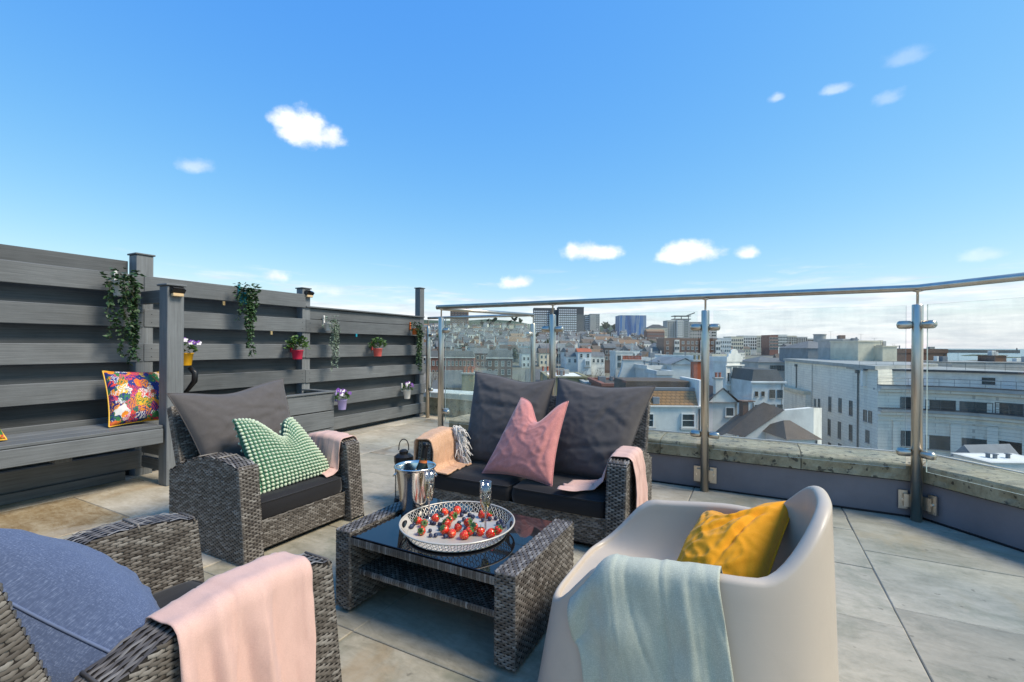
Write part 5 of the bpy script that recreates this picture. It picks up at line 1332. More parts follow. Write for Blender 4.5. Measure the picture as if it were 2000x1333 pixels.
# white curved chimney wall with a row of pots
ch = root('chimney_gable', town(1236, 62, pz(1236, 760, 62)), 'tall white chimney wall with swept shoulders and a row of terracotta pots', 'chimney', rz=TH)
hz_ = pz(1236, 705, 62) - pz(1236, 760, 62); s_ = 62 / FPX
prof = [(-36, -4), (-36, .0), (-30, .26), (-24, .55), (-20, .8), (-19, 1.0), (19, 1.0), (20, .8), (23, .55), (29, .32), (40, .18), (52, .12), (52, -4)]
mb = MB(); mb.prism([(x * s_, (z * hz_ if z > -1 else z)) for x, z in prof], 0, .8); mb.v = [(x, z, y) for x, y, z in mb.v]; mb.f = [f[::-1] for f in mb.f]; mb.build('wall', 'render_blue', ch)
MB().cham((-19.6 * s_, -.08, hz_ + .002), (19.6 * s_, .88, hz_ + .14), .03).build('cap', 'render_grey', ch)
for k in range(13):
    mb = MB(); mb.lathe([(.10, 0), (.085, .42), (.11, .45), (.11, .52), (.07, .52)], 8, ((-17.5 + k * 2.9) * s_, .4, hz_ + .14)); mb.build('chimney_pot', 'terracotta', ch)
building('house', 'white flat-roofed back addition right of the curved chimney wall', 'building', 1254, 1284, 706, 66, 6, 5, 'render_white', 'flat', 'tile_brown', wins=[(1, 1, .8, 1.0, -1.9, -.3, 'dark', (.2, .45))])
building('house', 'grey white stucco block with curved brown-edged roof below the flats', 'building', 1264, 1312, 722, 58, 6, 6, 'render_white', 'flat', 'tile_brown', yaw=.1, wins=[(1, 1, 1.1, 1.6, -2.2, -.2, 'dark', (-.3, .0)), (1, 1, .5, 1.2, -2.0, -.2, 'dark', (0, .35))])
building('house', 'large blank white gable wall left of the red chimney stack', 'building', 1313, 1362, 712, 56, 7, 9, 'render_blue', 'gable_y', 'lead', rh=.75, wins=[(1, 1, .6, .9, -3.2, -1.8, 'dark', (-.5, -.3))])
building('house', 'low white stucco house with dark window beside the blank gable', 'building', 1284, 1314, 733, 54, 5, 5, 'render_blue', 'flat', 'slate', wins=[(1, 1, .7, 1.1, -1.7, -.3, 'dark', (.2, .5))])
o = root('chimney_stack', town(1364, 48, pz(1364, 745, 48)), 'red brick chimney stack with pale cap beside the balustrade post', 'chimney', rz=TH)
MB().cham((-.5, 0, -3), (.5, .8, 2.0), .03).build('stack', 'terracotta', o); MB().cham((-.6, -.1, 2.003), (.6, .9, 2.2), .03).build('cap', 'concrete', o)
for k in range(2):
    mb = MB(); mb.lathe([(.14, 0), (.12, .4), (.15, .45), (.1, .45)], 8, (-.22 + k * .45, .4, 2.2)); mb.build('chimney_pot', 'brick_yellow', o)
# near roofs just below the parapet
building('brick_house', 'yellow brick house with white flat roof directly behind the sofa', 'building', 1070, 1147, 738, 42, 8, 7, 'brick_yellow', 'flat', 'render_white', parapet=.12, wins=[(1, 2, .55, 1.1, -1.75, -.3, 'sash', (-.02, .45))])
building('house', 'low white and grey roof addition behind the sofa', 'building', 1148, 1179, 752, 38, 6, 5, 'render_grey', 'flat', 'flat_roof', parapet=.15)
building('brick_house', 'orange brick wall with overgrown roof terrace behind the sofa', 'building', 1178, 1232, 755, 33, 8, 6, 'brick_red', 'flat', 'tile_brown', parapet=.2)
o = building('house', 'white house with tiled mansard roof and green sash windows beyond the coping', 'building', 1232, 1374, 795, 26, 6, 5, 'render_white', 'flat', 'tile_brown', parapet=.06, wins=[(1, 1, .46, .68, -1.2, -.3, 'sash', (-.30, -.2)), (1, 1, .66, .68, -1.2, -.3, 'sash', (.20, .38))])
W_ = 142 / FPX * 26
MB().add([(-W_ / 2, .1, 6.08), (W_ / 2 - .25, .1, 6.08), (W_ / 2 - .25, .5, 6.82), (-W_ / 2, .5, 6.82), (-W_ / 2, .8, 6.82), (W_ / 2 - .25, .8, 6.82)], [(0, 1, 2, 3), (3, 2, 5, 4)]).build('mansard_slope', 'tile_course', o)
MB().cham((-W_ / 2, .55, 6.83), (W_ / 2 - .25, .85, 7.02), .02).build('lead_ridge', 'lead', o)
MB().cham((-W_ / 2, 1.2, 6.2), (W_ / 2 - .3, 4.2, 7.35), .03).build('rear_roof', 'tile_brown', o)
MB().cham((W_ / 2 - .24, .0, 6.0), (W_ / 2, 3, 7.5), .02).build('party_wall', 'render_white', o)
MB().cham((-.72, .12, 6.14), (-.36, .45, 6.52), .01).build('skylight', 'lead', o)
# chimneys seen through the end glass
for (px, py, d, w, hh_, mt, lb) in [(914, 732, 40, 1.05, 4.5, 'brick_yellow', 'yellow brick chimney with red pots seen through the end glass'), (886, 752, 44, .8, 3, 'brick_brown', 'small brown brick chimney with red pots seen through the end glass'), (1070, 728, 52, 1.6, 5, 'brick_yellow', 'broad yellow brick chimney with pale pots seen behind the sofa')]:
    o = root('chimney_stack', town(px, d, pz(px, py, d) - hh_), lb, 'chimney', rz=TH)
    MB().cham((-w / 2, 0, 0), (w / 2, .7, hh_), .03).build('stack', mt, o); MB().cham((-w / 2 - .07, -.07, hh_ + .002), (w / 2 + .07, .77, hh_ + .16), .03).build('cap', 'concrete', o)
    for k in range(3):
        mb = MB(); mb.lathe([(.13, 0), (.11, .4), (.15, .43), (.15, .5), (.1, .5)], 8, ((k - 1) * w * .32, .35, hh_ + .16)); mb.build('chimney_pot', 'terracotta', o)
    bx = MB().span((-2.2, .8, -6), (2.2, 5, hh_ - 1.2)).build('house_wall', 'brick_brown', o)
    MB().add([(-2.4, .7, hh_ - 1.2), (2.4, .7, hh_ - 1.2), (2.4, 5.2, hh_ - 1.2), (-2.4, 5.2, hh_ - 1.2), (-2.4, 2.9, hh_ + .2), (2.4, 2.9, hh_ + .2)], [(0, 1, 5, 4), (2, 3, 4, 5), (0, 4, 3), (1, 2, 5)]).build('roof', 'slate', bx)
# ---- right-hand side: ornate white block, roofs, ashlar flank, curved front
o = building('ornate_block', 'ornate white stucco block with curved gable top and bands of windows', 'building', 1392, 1418, 700, 92, 16, 22, 'render_cream', 'flat', 'flat_roof', parapet=.8, wins=[(4, 2, .9, 1.5, -12, -.8)])
o2 = building('ornate_block', 'ornate white stucco corner block with dormered parapet facing the seafront street', 'building', 1416, 1452, 707, 86, 18, 20, 'render_white', 'flat', 'flat_roof', yaw=.42, parapet=.9, wins=[(4, 5, .55, 1.6, -14.2, -1.2, 'pair')], side=[(1, 4, 5, .8, 1.6, -14.2, -1.2)])
for z in (17.2, 13.6, 10.2, 6.8): MB().cham((-2.4, -.3, z), (2.4, -.005, z + .25), .03).build('string_course', 'render_white', o2)
for x in (-2.1, -.7, .7, 2.1): MB().cham((x - .14, -.18, 3), (x + .14, -.008, 17.1), .03).build('pilaster', 'render_white', o2)
mb = MB(); mb.prism([(-1.6, 0), (1.6, 0), (1.5, .5), (1.0, .6), (.8, 1.1), (.3, 1.45), (-.3, 1.45), (-.8, 1.1), (-1.0, .6), (-1.5, .5)], 0, .3); mb.v = [(x, z - .1, y + 18.9) for x, y, z in mb.v]; mb.f = [f[::-1] for f in mb.f]; mb.build('curved_gable', 'render_white', o2)
o = building('house', 'pinkish white gabled house with central chimney below the ornate block', 'building', 1384, 1441, 786, 44, 6, 8, 'render_white', 'gable_y', 'tile_brown', rh=1.35, wins=[(1, 1, .7, .75, -1.5, -.3, 'pair', (.1, .35))])
chimney(o, -.35, .3, 6.3, .7, .5, 1.9, 2, 'render_white')
o = building('chimney_wall', 'tall brown brick chimney with whitewashed side between the tiled roofs', 'chimney', 1452, 1472, 785, 40, 6, .7, 'brick_brown', 'flat', 'concrete', parapet=.06)
MB().span((.02, -.02, 2.6), (.44, -.003, 5.95)).build('whitewash', 'render_white', o)
building('apartment_house', 'pale blue-white apartment house with dark mansard storey', 'building', 1469, 1531, 745, 78, 14, 11, 'render_blue', 'mansard', 'roof_dark', rh=1.9, over=.05, wins=[(2, 2, .42, .75, -5.5, -1.0, 'dark', (-.46, -.05)), (2, 2, .78, 1.25, -5.8, -.9, 'dark', (.02, .5))])
building('house', 'brown stone roof pavilion above the dark mansard storey', 'building', 1481, 1536, 708, 118, 9, 10, 'render_grey', 'hip', 'slate', rh=1.4, wins=[(1, 3, 1.5, 1.2, -2.6, -.3, 'dark', (-.05, .5))])
# tiled roof with big white gable wall
rr_ = root('tiled_house', town(1505, 40, -14), 'dark tiled pitched roof with a long white side wall below the ashlar building', 'building', rz=TH)
def L3(px, py, d): q = cf((px - 1000) / FPX * d, d) - cf((1505 - 1000) / FPX * 40, 40); q = Matrix.Rotation(-TH, 3, 'Z') @ q; return Vector((q.x, q.y, pz(px, py, d) + 14))
MB().add([L3(1492, 786, 39), L3(1420, 847, 38.5), L3(1456, 854, 36.9), L3(1534, 801, 36.9), L3(1492, 786, 39) + Vector((-1.0, 3, -1.6)), L3(1420, 847, 38.5) + Vector((-1.0, 3, -1.6))], [(0, 1, 2, 3), (0, 4, 5, 1)]).build('roof', 'tile_brown', rr_)
w_ = [L3(1455, 855, 37), L3(1533, 802, 37), L3(1590, 797, 37), L3(1606, 797, 39)]
vs = w_ + [Vector((q.x, q.y, 0)) for q in w_] + [w_[1] + Vector((0, .5, 0)), w_[2] + Vector((-.1, .5, 0)), w_[0] + Vector((0, .5, 0))]
MB().add(vs, [(4, 5, 1, 0), (5, 6, 2, 1), (6, 7, 3, 2), (1, 2, 9, 8), (0, 1, 8, 10)]).build('side_wall', 'render_white', rr_)
building('tiled_house', 'small dark hipped tile roof close behind the coping', 'building', 1540, 1598, 858, 34, 6, 4, 'render_white', 'hip', 'tile_brown', rh=1.05)
# ashlar flank wall (through two measured corners) and curved front
P0, P1 = Vector(((1715 - 1000) / FPX * 66, 66)), Vector(((1533 - 1000) / FPX * 107, 107))
big = root('ashlar_building', cf(P0.x, P0.y, -20), 'large pale ashlar building with long flank of slot windows and a curved corniced front', 'building', rz=TH)
dv = (P1 - P0); LF = dv.length; dv.normalize(); ang = math.atan2(dv.y, dv.x); ztop = 20 + pz(1715, 723, 66)
nrm = Vector((-dv.y, dv.x))      # outward: towards the street on the left
if nrm.x > 0: nrm = -nrm
def fl(s, o_, z): q = dv * s + nrm * o_; return Vector((q.x, q.y, z))
mb = MB(); c_ = [fl(0, 0, 0), fl(LF, 0, 0), fl(LF, -16, 0), fl(16, -16, 0)]
mb.prism([(v.x, v.y) for v in c_], 0, ztop) ; mb.f = [f[::-1] for f in mb.f]; mb.build('flank_wall', 'ashlar', big)
mb = MB(); mb.prism([(v.x, v.y) for v in (fl(.0, .35, 0), fl(LF, .35, 0), fl(LF, -15.5, 0), fl(16, -15.5, 0))], ztop + .003, ztop + .55); mb.build('roof', 'flat_roof', big)
def on_flank(px, py):
    k = (px - 1000) / FPX; s = (k * P0.y - P0.x) / (dv.x - k * dv.y); d = P0.y + dv.y * s; return s, pz(px, py, d) + 20, d
rzf = math.atan2(nrm.y, nrm.x) + math.pi / 2
for (px, y0, y1, w) in [(1622, 776, 803, .9), (1642, 779, 805, .9), (1663, 784, 811, .9), (1621, 820, 850, .9), (1641, 825, 856, .9), (1663, 831, 860, .9), (1593, 780, 794, .7), (1601, 780, 795, .7), (1597, 813, 840, .9), (1578, 806, 822, .8), (1691, 802, 822, .8), (1701, 804, 825, .8), (1696, 842, 864, .9), (1622, 866, 890, .9), (1642, 868, 892, .9)]:
    s, zt_, d = on_flank(px, y0); zb = on_flank(px, y1)[1]; put_window(big, fl(s, .01, zb), rzf, w, zt_ - zb, 'dark')
for (px, y0, y1) in [(1557, 714, 793), (1678, 726, 900), (1588, 712, 850)]:
    s, zt_, d = on_flank(px, y0); zb = on_flank(px, y1)[1]; mb = MB(); mb.tube([fl(s, .15, zb), fl(s, .15, zt_)], .11 if px != 1588 else .06, 6)
    if px != 1588: mb.box(fl(s, .2, zt_), (.5, .5, .5), Matrix.Rotation(ang, 3, 'Z'))
    mb.build('drainpipe', 'frame_dark' if px != 1588 else 'render_grey', big)
s0_, z0_, _ = on_flank(1584, 772); s1_ = on_flank(1534, 765)[0]
mb = MB(); mb.prism([(v.x, v.y) for v in (fl(s0_, .02, 0), fl(s1_, .02, 0), fl(s1_, 2.0, 0), fl(s0_, 1.2, 0))], z0_, z0_ + .7); mb.build('ledge', 'render_cream', big)
mb = MB(); mb.prism([(v.x, v.y) for v in (fl(s0_, .02, 0), fl(s1_, .02, 0), fl(s1_, 1.6, 0), fl(s0_, .9, 0))], 0, z0_ - .003); mb.build('annex_wall', 'ashlar', big)
# curved front: plan points relative to P0
arc = []
for k in range(29):
    f_ = k / 28; pxk = 1715 + f_ * 420; d = 66 - 2.0 * f_ - 11.5 * f_ ** 1.7; arc.append(Vector(((pxk - 1000) / FPX * d, d)) - P0)
def ribbon(o_in, o_out, z0, z1, name, mat, pts=arc):
    mb = MB(); n = len(pts); vs = []
    for i, p_ in enumerate(pts):
        tg = (pts[min(i + 1, n - 1)] - pts[max(i - 1, 0)]).normalized(); nr = Vector((tg.y, -tg.x))
        for o_ in (o_out, o_in):
            q = p_ + nr * o_
            for z in (z0, z1): vs.append((q.x, q.y, z))
    fs = []
    for i in range(n - 1):
        a = i * 4; b = a + 4
        fs += [(a, b, b + 1, a + 1), (a + 2, a + 3, b + 3, b + 2), (a + 1, b + 1, b + 3, a + 3), (a, a + 2, b + 2, b)]
    fs += [(0, 1, 3, 2), (4 * n - 4, 4 * n - 2, 4 * n - 1, 4 * n - 3)]
    return mb.add(vs, fs).build(name, mat, big)
Z = lambda y, px=1715, d=66: 20 + pz(px, y, d)
c1, c2 = Z(759), Z(803)
ribbon(-.6, 0, 0, c1, 'front_wall', 'ashlar'); ribbon(-.2, .75, c1, c1 + .45, 'cornice', 'render_grey'); ribbon(-.2, .45, c1 - .4, c1 - .003, 'cornice', 'ashlar')
ribbon(.002, .8, c2, c2 + .4, 'cornice', 'render_grey'); ribbon(.002, .5, c2 - .45, c2 - .003, 'cornice', 'ashlar'); ribbon(.002, .14, c2 - 1.2, c2 - .9, 'string_course', 'ashlar')
ribbon(.0, .85, c2 + .403, c2 + .52, 'cornice_dark_line', 'roof_dark'); ribbon(-.2, .8, c1 + .453, c1 + .56, 'cornice_dark_line', 'roof_dark'); ribbon(-3.3, -2.85, Z(727) + .1, Z(727) + .3, 'roof_edge', 'roof_dark')  # dark cornice ribbons draw the shade of the undersides and the top lines
def plate(o_, z0, z1, name, mat):
    pts = []
    for i, p_ in enumerate(arc):
        tg = (arc[min(i + 1, 28)] - arc[max(i - 1, 0)]).normalized(); q = p_ + Vector((tg.y, -tg.x)) * o_; pts.append((q.x, q.y))
    e = arc[-1]; pts += [(e.x + 6, e.y + 26), (fl(LF * .6, -1, 0).x, fl(LF * .6, -1, 0).y)]
    mb = MB(); mb.prism(pts, z0, z1); return mb.build(name, mat, big)
plate(-.3, c1 - .3, c1 - .004, 'terrace_deck', 'flat_roof')
ribbon(-3.9, -3.4, c1 + .003, Z(727), 'attic_wall', 'render_white', ), plate(-3.2, Z(727) + .003, Z(727) + .35, 'attic_roof', 'flat_roof')
def on_arc(px):
    for i in range(len(arc) - 1):
        a, b = arc[i] + P0, arc[i + 1] + P0; ka, kb = a.x / a.y, b.x / b.y; k = (px - 1000) / FPX
        if ka <= k <= kb: f_ = (k - ka) / (kb - ka); q = a.lerp(b, f_); tg = (b - a).normalized(); return q, tg
for (px, y0, y1, w, st) in [(1771, 777, 802, 1.3, 'dark'), (1837, 783, 810, 3.0, 'dark'), (1907, 787, 813, 3.0, 'dark'), (1972, 789, 816, 2.4, 'dark'), (2040, 791, 819, 2.4, 'dark'), (1772, 843, 870, 1.2, 'dark'), (1836, 852, 878, 2.9, 'slot'), (1905, 858, 884, 2.4, 'slot'), (1976, 864, 888, 2.4, 'slot')]:
    q, tg = on_arc(px); nr = Vector((tg.y, -tg.x)); l = q - P0 + nr * .03; zt_, zb = 20 + pz(px, y0, q.y), 20 + pz(px, y1, q.y)
    put_window(big, (l.x, l.y, zb), math.atan2(tg.y, tg.x), w, zt_ - zb, st)
for px in (1748, 1862, 1872, 1935, 1945, 2005): # paired pilasters on the lower storey
    q, tg = on_arc(px); nr = Vector((tg.y, -tg.x)); l = q - P0 + nr * .12
    mb = MB(); mb.box((l.x, l.y, (c2 - 1.3) / 2), (.55, .24, c2 - 1.3), Matrix.Rotation(math.atan2(tg.y, tg.x), 3, 'Z')); mb.build('pilaster', 'ashlar', big)
for (px, y0, y1, w, st) in [(1744, 742, 751, 2.4, 'slot'), (1830, 736, 757, 1.3, 'panel'), (1930, 738, 752, 1.3, 'sash'), (1962, 733, 760, 1.2, 'panel')]:
    q, tg = on_arc(px); nr = Vector((tg.y, -tg.x)); l = q - P0 - nr * 3.37; d = (l + P0).y; zt_, zb = 20 + pz(px, y0, d), 20 + pz(px, y1, d)
    if st == 'panel':
        mb = MB(); mb.box((l.x, l.y, (zt_ + zb) / 2), (w, .1, zt_ - zb), Matrix.Rotation(math.atan2(tg.y, tg.x), 3, 'Z')); mb.build('door', 'frame_white', big)
    else: put_window(big, (l.x, l.y, zb), math.atan2(tg.y, tg.x), w, zt_ - zb, st, False)
# terrace railing on the cornice and on the attic roof
for (o_, z, nm) in ((-.1, c1 + .45, 'terrace_railing'), (-4.2, Z(727) + .35, 'roof_railing')):
    mb = MB(); pts = []
    for i, p_ in enumerate(arc):
        tg = (arc[min(i + 1, 28)] - arc[max(i - 1, 0)]).normalized(); q = p_ + Vector((tg.y, -tg.x)) * o_; pts.append(Vector((q.x, q.y, z + 1.05)))
        if i % 2 == 0: mb.tube([(q.x, q.y, z), (q.x, q.y, z + 1.05)], .025, 4)
    mb.tube(pts, .03, 4); mb.tube([p_ - Vector((0, 0, .5)) for p_ in pts], .02, 4); mb.build(nm, 'frame_dark', big)
# roof plant on the ashlar building
building('roof_house', 'grey slate hipped roof house with white square window on the ashlar roof', 'building', 1578, 1646, 681, 112, 6, 12, 'lead', 'hip', 'slate', rh=1.9, wins=[(1, 1, 1.1, 1.1, -1.8, -.3, 'sash', (.2, .5))])
building('plant_room', 'beige roof plant room with dark louvre on the ashlar roof', 'building', 1676, 1722, 668, 92, 5, 8, 'render_cream', 'flat', 'concrete', wins=[(1, 1, .9, 1.6, -2.6, -.5, 'slot', (.25, .5))], parapet=.25)
building('plant_room', 'brown stone roof pavilion with parapet beside the slate roof house', 'building', 1646.5, 1676, 665, 98, 5, 8, 'render_grey', 'flat', 'concrete', parapet=.3)
building('plant_room', 'low cream plant room behind the balustrade post', 'building', 1724, 1752, 678, 90, 5, 6, 'render_cream', 'flat', 'concrete', parapet=.2)
building('rooftop_bar', 'dark timber roof terrace with glass screens above the curved front', 'building', 1750, 1850, 690, 100, 7, 9, 'brick_brown', 'flat', 'tile_brown', parapet=.9)
building('plant_room', 'small brown louvred roof box before the sea', 'building', 1942, 1966, 696, 84, 3, 3, 'brick_brown', 'flat', 'roof_dark', parapet=.1)
building('plant_room', 'low grey flat roof block under the railing before the sea', 'building', 1860, 2080, 709, 80, 4, 8, 'render_grey', 'flat', 'flat_roof', parapet=.1)
o = root('water_tank', town(1601, 140, pz(1601, 668, 140)), 'round pale roof tank above the slate roof house', 'tank', rz=TH)
mb = MB(); mb.lathe([(0, -3), (1.6, -3), (1.6, 2.0), (1.75, 2.02), (1.75, 2.3), (0, 2.35)], 20); mb.build('drum', 'concrete', o)
building('slate_roof_house', 'low grey slate roof standing in front of the curved building', 'building', 1904, 1996, 900, 36, 5, 1.5, 'render_grey', 'gable_x', 'lead', rh=1.1, yaw=.12)
building('roof_extension', 'pale flat roof extension beside the coping at the oblique corner', 'building', 1936, 2060, 905, 31, 4, 2.6, 'render_white', 'flat', 'render_white', parapet=.05)
# ---- seafront terraces fading along the coast
for k, (a, b, y, d, wl) in enumerate([(1402, 1428, 662, 330, 'render_blue'), (1428, 1452, 659, 380, 'render_cream'), (1452, 1478, 657, 440, 'render_white'), (1476, 1502, 657, 520, 'render_cream'), (1503, 1520, 656, 420, 'brick_red'), (1519, 1537, 655, 500, 'render_white'), (1536, 1556, 657, 600, 'render_cream'), (1555, 1577, 659, 640, 'render_grey'), (1576, 1592, 662, 660, 'render_white')]):
    building('seafront_terrace', ['pale blue', 'cream', 'white', 'long cream', 'red brick', 'white gabled', 'distant cream', 'distant grey', 'farthest white'][k] + ' seafront terrace rising above the parked cars', 'building', a, b, y, d, 20, 14, wl, 'flat', 'slate', joined=True, wins=[(4, 6, 1.1 * d / 400, 1.9 * d / 420, -13, -1)], parapet=.6)
# ---- pier
o = root('harbour_arm', town(1920, 2500, -24), 'long dark harbour wall stretching across the sea', 'harbour wall', rz=TH)
MB().cham((-200, 0, -2), (200, 12, 16.5), .8).build('wall', 'concrete_dark', o); mb = MB(); mb.lathe([(3, 16), (2.4, 24), (3.2, 24.5), (0, 29)], 10, (188, 6, 0)); mb.build('light_tower', 'concrete_dark', o)
# ---- street with cars
rd = MB(); pts = [(1432, 1466, 85), (1440, 1480, 110), (1446, 1500, 150), (1450, 1516, 210), (1462, 1530, 300), (1490, 1545, 420)]
for (a, b, d) in pts:
    for px in (a, b): rd.v.append(tuple(town(px, d, ground_z(px, d) + .45)))
for k in range(len(pts) - 1): rd.f.append((2 * k, 2 * k + 1, 2 * k + 3, 2 * k + 2)); rd.m.append(0)
tag(rd.build('street', 'asphalt'), kind='structure')
for nm, c in [('car_white', (.6, .6, .6)), ('car_silver', (.3, .31, .32)), ('car_red', (.3, .02, .02)), ('car_blue', (.03, .06, .15)), ('car_black', (.015, .015, .017))]: plain(nm, c, .25, .1, var=.02)
def car(px, d, cn, yaw):
    o = root('parked_car', town(px, d, ground_z(px, d) + .5), cn + ' car parked in the street below the ornate white block', 'car', 'cars in the street', rz=TH + yaw)
    mb = MB(); pr = [(-2.1, .35), (-2.15, .75), (-1.5, .9), (-1.0, 1.35), (.7, 1.4), (1.35, .98), (2.0, .85), (2.1, .4)]
    mb.prism(pr, -.85, .85); mb.v = [(z, x, y) for x, y, z in mb.v]; mb.build('body', 'car_' + cn, o)
    MB().add([(-.72, -1.42, .98), (.72, -1.42, .98), (.66, -1.03, 1.31), (-.66, -1.03, 1.31)], [(0, 1, 2, 3)]).build('rear_window', 'window_dark', o).location.y = -.03
    for sx in (-1, 1):
        MB().span((sx * .852, -.95, .95), (sx * .862, .95, 1.28)).build('side_window', 'window_dark', o)
        for y in (-1.3, 1.35): mb = MB(); mb.tube([(sx * .7, y, .33), (sx * .88, y, .33)], .33, 12); mb.build('wheel', 'frame_dark', o)
for k, (px, d, cn) in enumerate([(1452, 98, 'white'), (1470, 112, 'red'), (1458, 128, 'silver'), (1476, 140, 'white'), (1462, 156, 'black'), (1484, 168, 'silver'), (1470, 185, 'blue'), (1494, 200, 'white'), (1478, 215, 'red'), (1504, 235, 'silver'), (1488, 250, 'white'), (1512, 270, 'black'), (1500, 295, 'white'), (1522, 320, 'silver')]): car(px, d, cn, -.35 + RC.uniform(-.1, .1))

# ---- small houses packed over the hillside
def house_proto(name, label, wall, roofm, W, D, Hh, rh, gable):
    o = root(name, (0, 0, 0), label, 'house', 'houses on the hillside')
    MB().span((-W / 2, 0, -4), (W / 2, D, Hh)).build('wall', wall, o); a, b, e = -W / 2 - .3, W / 2 + .3, .3
    if gable == 'x': MB().add([(a, -e, Hh), (b, -e, Hh), (b, D + e, Hh), (a, D + e, Hh), (a, D / 2, Hh + rh), (b, D / 2, Hh + rh)], [(0, 1, 5, 4), (2, 3, 4, 5), (0, 4, 3), (1, 2, 5), (0, 3, 2, 1)]).build('roof', roofm, o)
    else: MB().add([(a, -e, Hh), (b, -e, Hh), (b, D + e, Hh), (a, D + e, Hh), (0, -e, Hh + rh), (0, D + e, Hh + rh)], [(0, 4, 5, 3), (1, 2, 5, 4), (0, 1, 4), (2, 3, 5), (0, 3, 2, 1)]).build('roof', roofm, o)
    mb = MB()
    for z in (1.0, 3.8):
        for k in range(int(W / 2)):
            x = -W / 2 + (k + .5) * W / int(W / 2); mb.box((x, -.02, z + .7), (1.15, .1, 1.65), mi=0); mb.box((x, -.06, z + .7), (.9, .1, 1.4), mi=1)
    tag(mb.build('windows', ['frame_white', 'window_dark'], o), kind='stuff')
    MB().cham((W / 2 - .6, D / 2 - .4, Hh), (W / 2 + .1, D / 2 + .4, Hh + rh + 1.4), .04).build('chimney', 'brick_brown' if 'white' in wall else 'render_white', o)
    return o
protos = [house_proto('hillside_house', lb, w, r, W, D, h, rh, g) for lb, w, r, W, D, h, rh, g in [
    ('white rendered house with slate roof facing down the hillside', 'render_white', 'slate', 7, 8, 6.5, 2.4, 'x'), ('white gabled house with brown tiled roof on the hillside', 'render_white', 'tile_brown', 6, 9, 6.5, 2.6, 'y'),
    ('brown brick house with slate roof on the hillside', 'brick_brown', 'slate', 8, 8, 6.2, 2.4, 'x'), ('red brick gabled house with orange tiles on the hillside', 'brick_red', 'tile_orange', 6, 9, 6.2, 2.6, 'y'),
    ('cream rendered house with brown tiled roof on the hillside', 'render_cream', 'tile_brown', 9, 8, 6.5, 2.4, 'x'), ('pale blue rendered house with slate roof on the hillside', 'render_blue', 'slate', 6, 8, 7.0, 2.2, 'x'),
    ('long white terrace with orange tiled roof on the hillside', 'render_white', 'tile_orange', 12, 8, 6.4, 2.4, 'x'), ('grey rendered gabled house with slate roof on the hillside', 'render_grey', 'slate', 6.5, 9, 6.5, 2.6, 'y')]]
first = set(); cnt = 0; base_label = ['white slate-roofed house', 'white gabled house, brown tiles,', 'brown brick slate-roofed house', 'red brick gabled house', 'cream house, brown tiles,', 'pale blue slate-roofed house', 'white terrace, orange tiles,', 'grey gabled slate-roofed house']
rows_ = [(215, 820, 1300), (245, 820, 1310), (280, 820, 1330), (320, 820, 1420), (365, 820, 1440), (415, 820, 1460), (470, 820, 1470), (535, 820, 1480), (610, 820, 1500), (690, 820, 1240), (780, 820, 1060), (880, 825, 1050), (235, 1502, 1580), (262, 1520, 1600), (300, 1528, 1610), (350, 1445, 1470), (450, 1540, 1600), (560, 1540, 1600)]
for d, xa, xb in rows_:
    px = xa + RC.uniform(0, 10)
    while px < xb:
        k = RC.choice([0, 0, 0, 1, 1, 2, 3, 4, 4, 5, 5, 6, 7]); o = protos[k] if k not in first else copy_tree(protos[k]); first.add(k); dd = d + RC.uniform(-10, 10)
        o.location = town(px, dd, ground_z(px, dd) + RC.uniform(-.6, .8)); o.rotation_euler = (0, 0, TH + RC.uniform(-.35, .35)); s_ = RC.uniform(.85, 1.15); o.scale = (s_, s_, s_)
        where = ('past the fence end' if px < 868 else 'seen through the end glass' if px < 1036 else 'below the dark office slabs' if px < 1141 else 'below the slim pale tower' if px < 1208 else 'below the blue wrapped tower' if px < 1264 else 'below the beige tower' if px < 1345 else 'above the brown brick flats' if px < 1402 else 'behind the ornate white block')
        hgt_ = ('at the foot of the slope' if d < 290 else 'low on the slope' if d < 400 else 'half way up the slope' if d < 560 else 'high on the slope')
        o['label'] = base_label[k] + ' ' + hgt_ + ' ' + where
        cnt += 1; px += RC.uniform(8.5, 13.0) / dd * FPX * (1.0 if d < 400 else 1.1)
# ---- trees
def bare_tree(seed, label, group, h=9.0, leafy=False):
    r = random.Random(seed); o = root('bare_tree' if not leafy else 'leafy_tree', (0, 0, 0), label, 'tree', group); tr, cr = MB(), MB()
    def branch(p, d, L, rad, lv):
        pts = [p]; q = p.copy(); dd = d.copy()
        for k in range(4): dd = (dd + Vector((r.uniform(-.25, .25), r.uniform(-.25, .25), r.uniform(-.05, .2)))).normalized(); q = q + dd * L / 4; pts.append(q.copy())
        (tr if lv < 2 else cr).tube(pts, [rad * (1 - .16 * k) for k in range(5)], 5 if lv < 2 else 3, False)
        if lv < 4:
            for k in range((6 if lv == 0 else 4)):
                i = r.randint(1 if lv else 2, 4); e = (dd + Vector((r.uniform(-1, 1), r.uniform(-1, 1), r.uniform(-.2, .7)))).normalized(); branch(pts[i], e, L * r.uniform(.5, .72), rad * .45, lv + 1)
        elif leafy:
            for k in range(5):
                c = q + Vector((r.uniform(-.5, .5), r.uniform(-.5, .5), r.uniform(-.4, .4))); u = Vector((r.uniform(-1, 1), r.uniform(-1, 1), r.uniform(-1, 1))).normalized(); v = u.orthogonal().normalized(); cr.add([c + u * .3, c + v * .22, c - u * .3, c - v * .22], [(0, 1, 2, 3)])
    branch(Vector((0, 0, 0)), Vector((0, 0, 1)), h * .42, h * .022, 0)
    tr.build('trunk', 'bark', o); tag(cr.build('crown', 'tree_leaf' if leafy else 'twig', o), kind='stuff'); return o
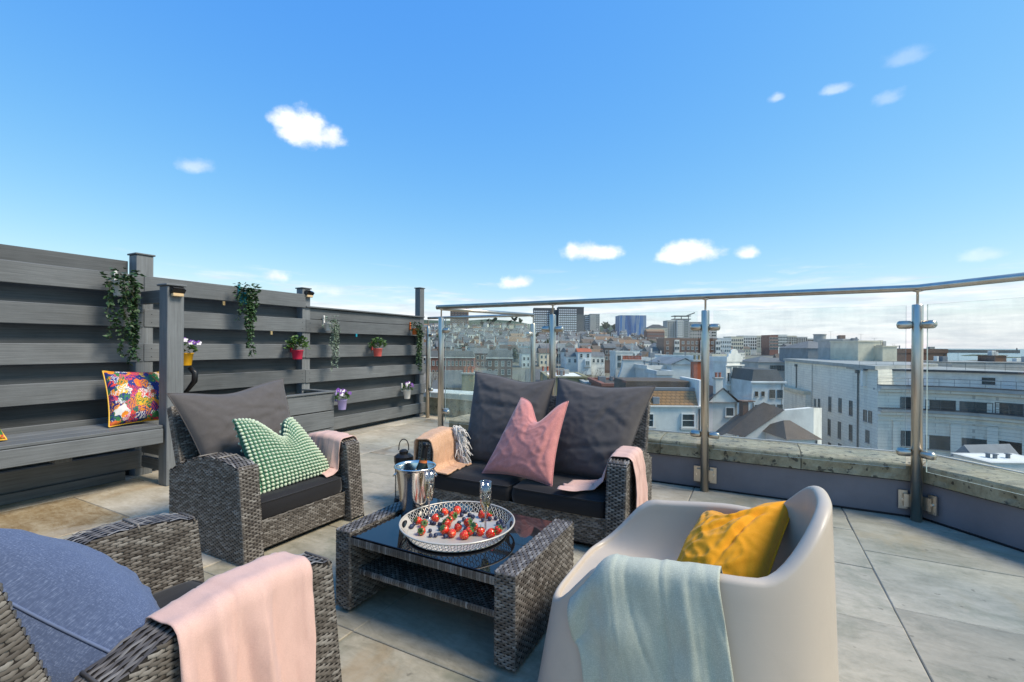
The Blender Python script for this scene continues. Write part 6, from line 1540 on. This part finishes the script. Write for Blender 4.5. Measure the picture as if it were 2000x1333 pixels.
bt1 = bare_tree(3, 'leafless tree with fine brown twigs standing behind the sofa and near roofs', 'leafless trees between the roofs'); bt2 = bare_tree(8, 'leafless tree with fine brown twigs standing behind the sofa and near roofs', 'leafless trees between the roofs')
lt1 = bare_tree(12, 'dark green leafy tree among the hillside houses', 'leafy trees on the hillside', 8.0, True)
spots = [(1105, 110), (1125, 100), (1148, 105), (1168, 96), (1188, 102), (1205, 92), (1118, 85), (1140, 82), (1160, 86), (1182, 80), (850, 100), (872, 95), (895, 104), (940, 92), (1045, 95), (1062, 88), (1020, 100), (1215, 120), (1240, 130), (1270, 140), (1290, 150)]
for k, (px, d) in enumerate(spots):
    b_ = (bt1, bt2)[k % 2]; o = b_ if k < 2 else copy_tree(b_); s_ = RC.uniform(1.7, 2.05); o.scale = (s_, s_, s_ * .95); o.rotation_euler = (0, 0, RC.uniform(0, 6)); o.location = town(px, d, ground_z(px, d) - .3)
    o['label'] = 'leafless brown tree ' + ('past the fence end' if px < 868 else 'seen through the end glass' if px < 1036 else 'below the long white terrace' if px < 1107 else 'left of the bay-windowed white house' if px < 1129 else 'below the bay-windowed white house' if px < 1156 else 'right of the bay-windowed white house' if px < 1200 else 'behind the curved chimney wall' if px < 1262 else 'below the brown brick flats')
for k in range(70):
    if k < 46: d = RC.choice([240, 300, 390, 500, 580, 650, 740]); px = RC.uniform(830, 1420)
    else: d = RC.uniform(900, 1040); px = RC.choice([RC.uniform(915, 1045), RC.uniform(1165, 1215)])
    o = lt1 if k == 0 else copy_tree(lt1); s_ = RC.uniform(.8, 1.3) * (1.6 if k >= 46 else 1); o.scale = (s_ * 1.2, s_ * 1.2, s_); o.rotation_euler = (0, 0, RC.uniform(0, 6)); o.location = town(px, d, ground_z(px, d))
    o['label'] = ('dark green tree on the ridge ' if k >= 46 else 'dark green tree at the foot of the slope ' if d < 350 else 'dark green tree half way up the slope ' if d < 560 else 'dark green tree high on the slope ') + ('past the fence end' if px < 868 else 'seen through the end glass' if px < 1036 else 'by the dark office slabs' if px < 1141 else 'by the slim pale tower' if px < 1208 else 'below the blue wrapped tower' if px < 1264 else 'among the tower blocks')
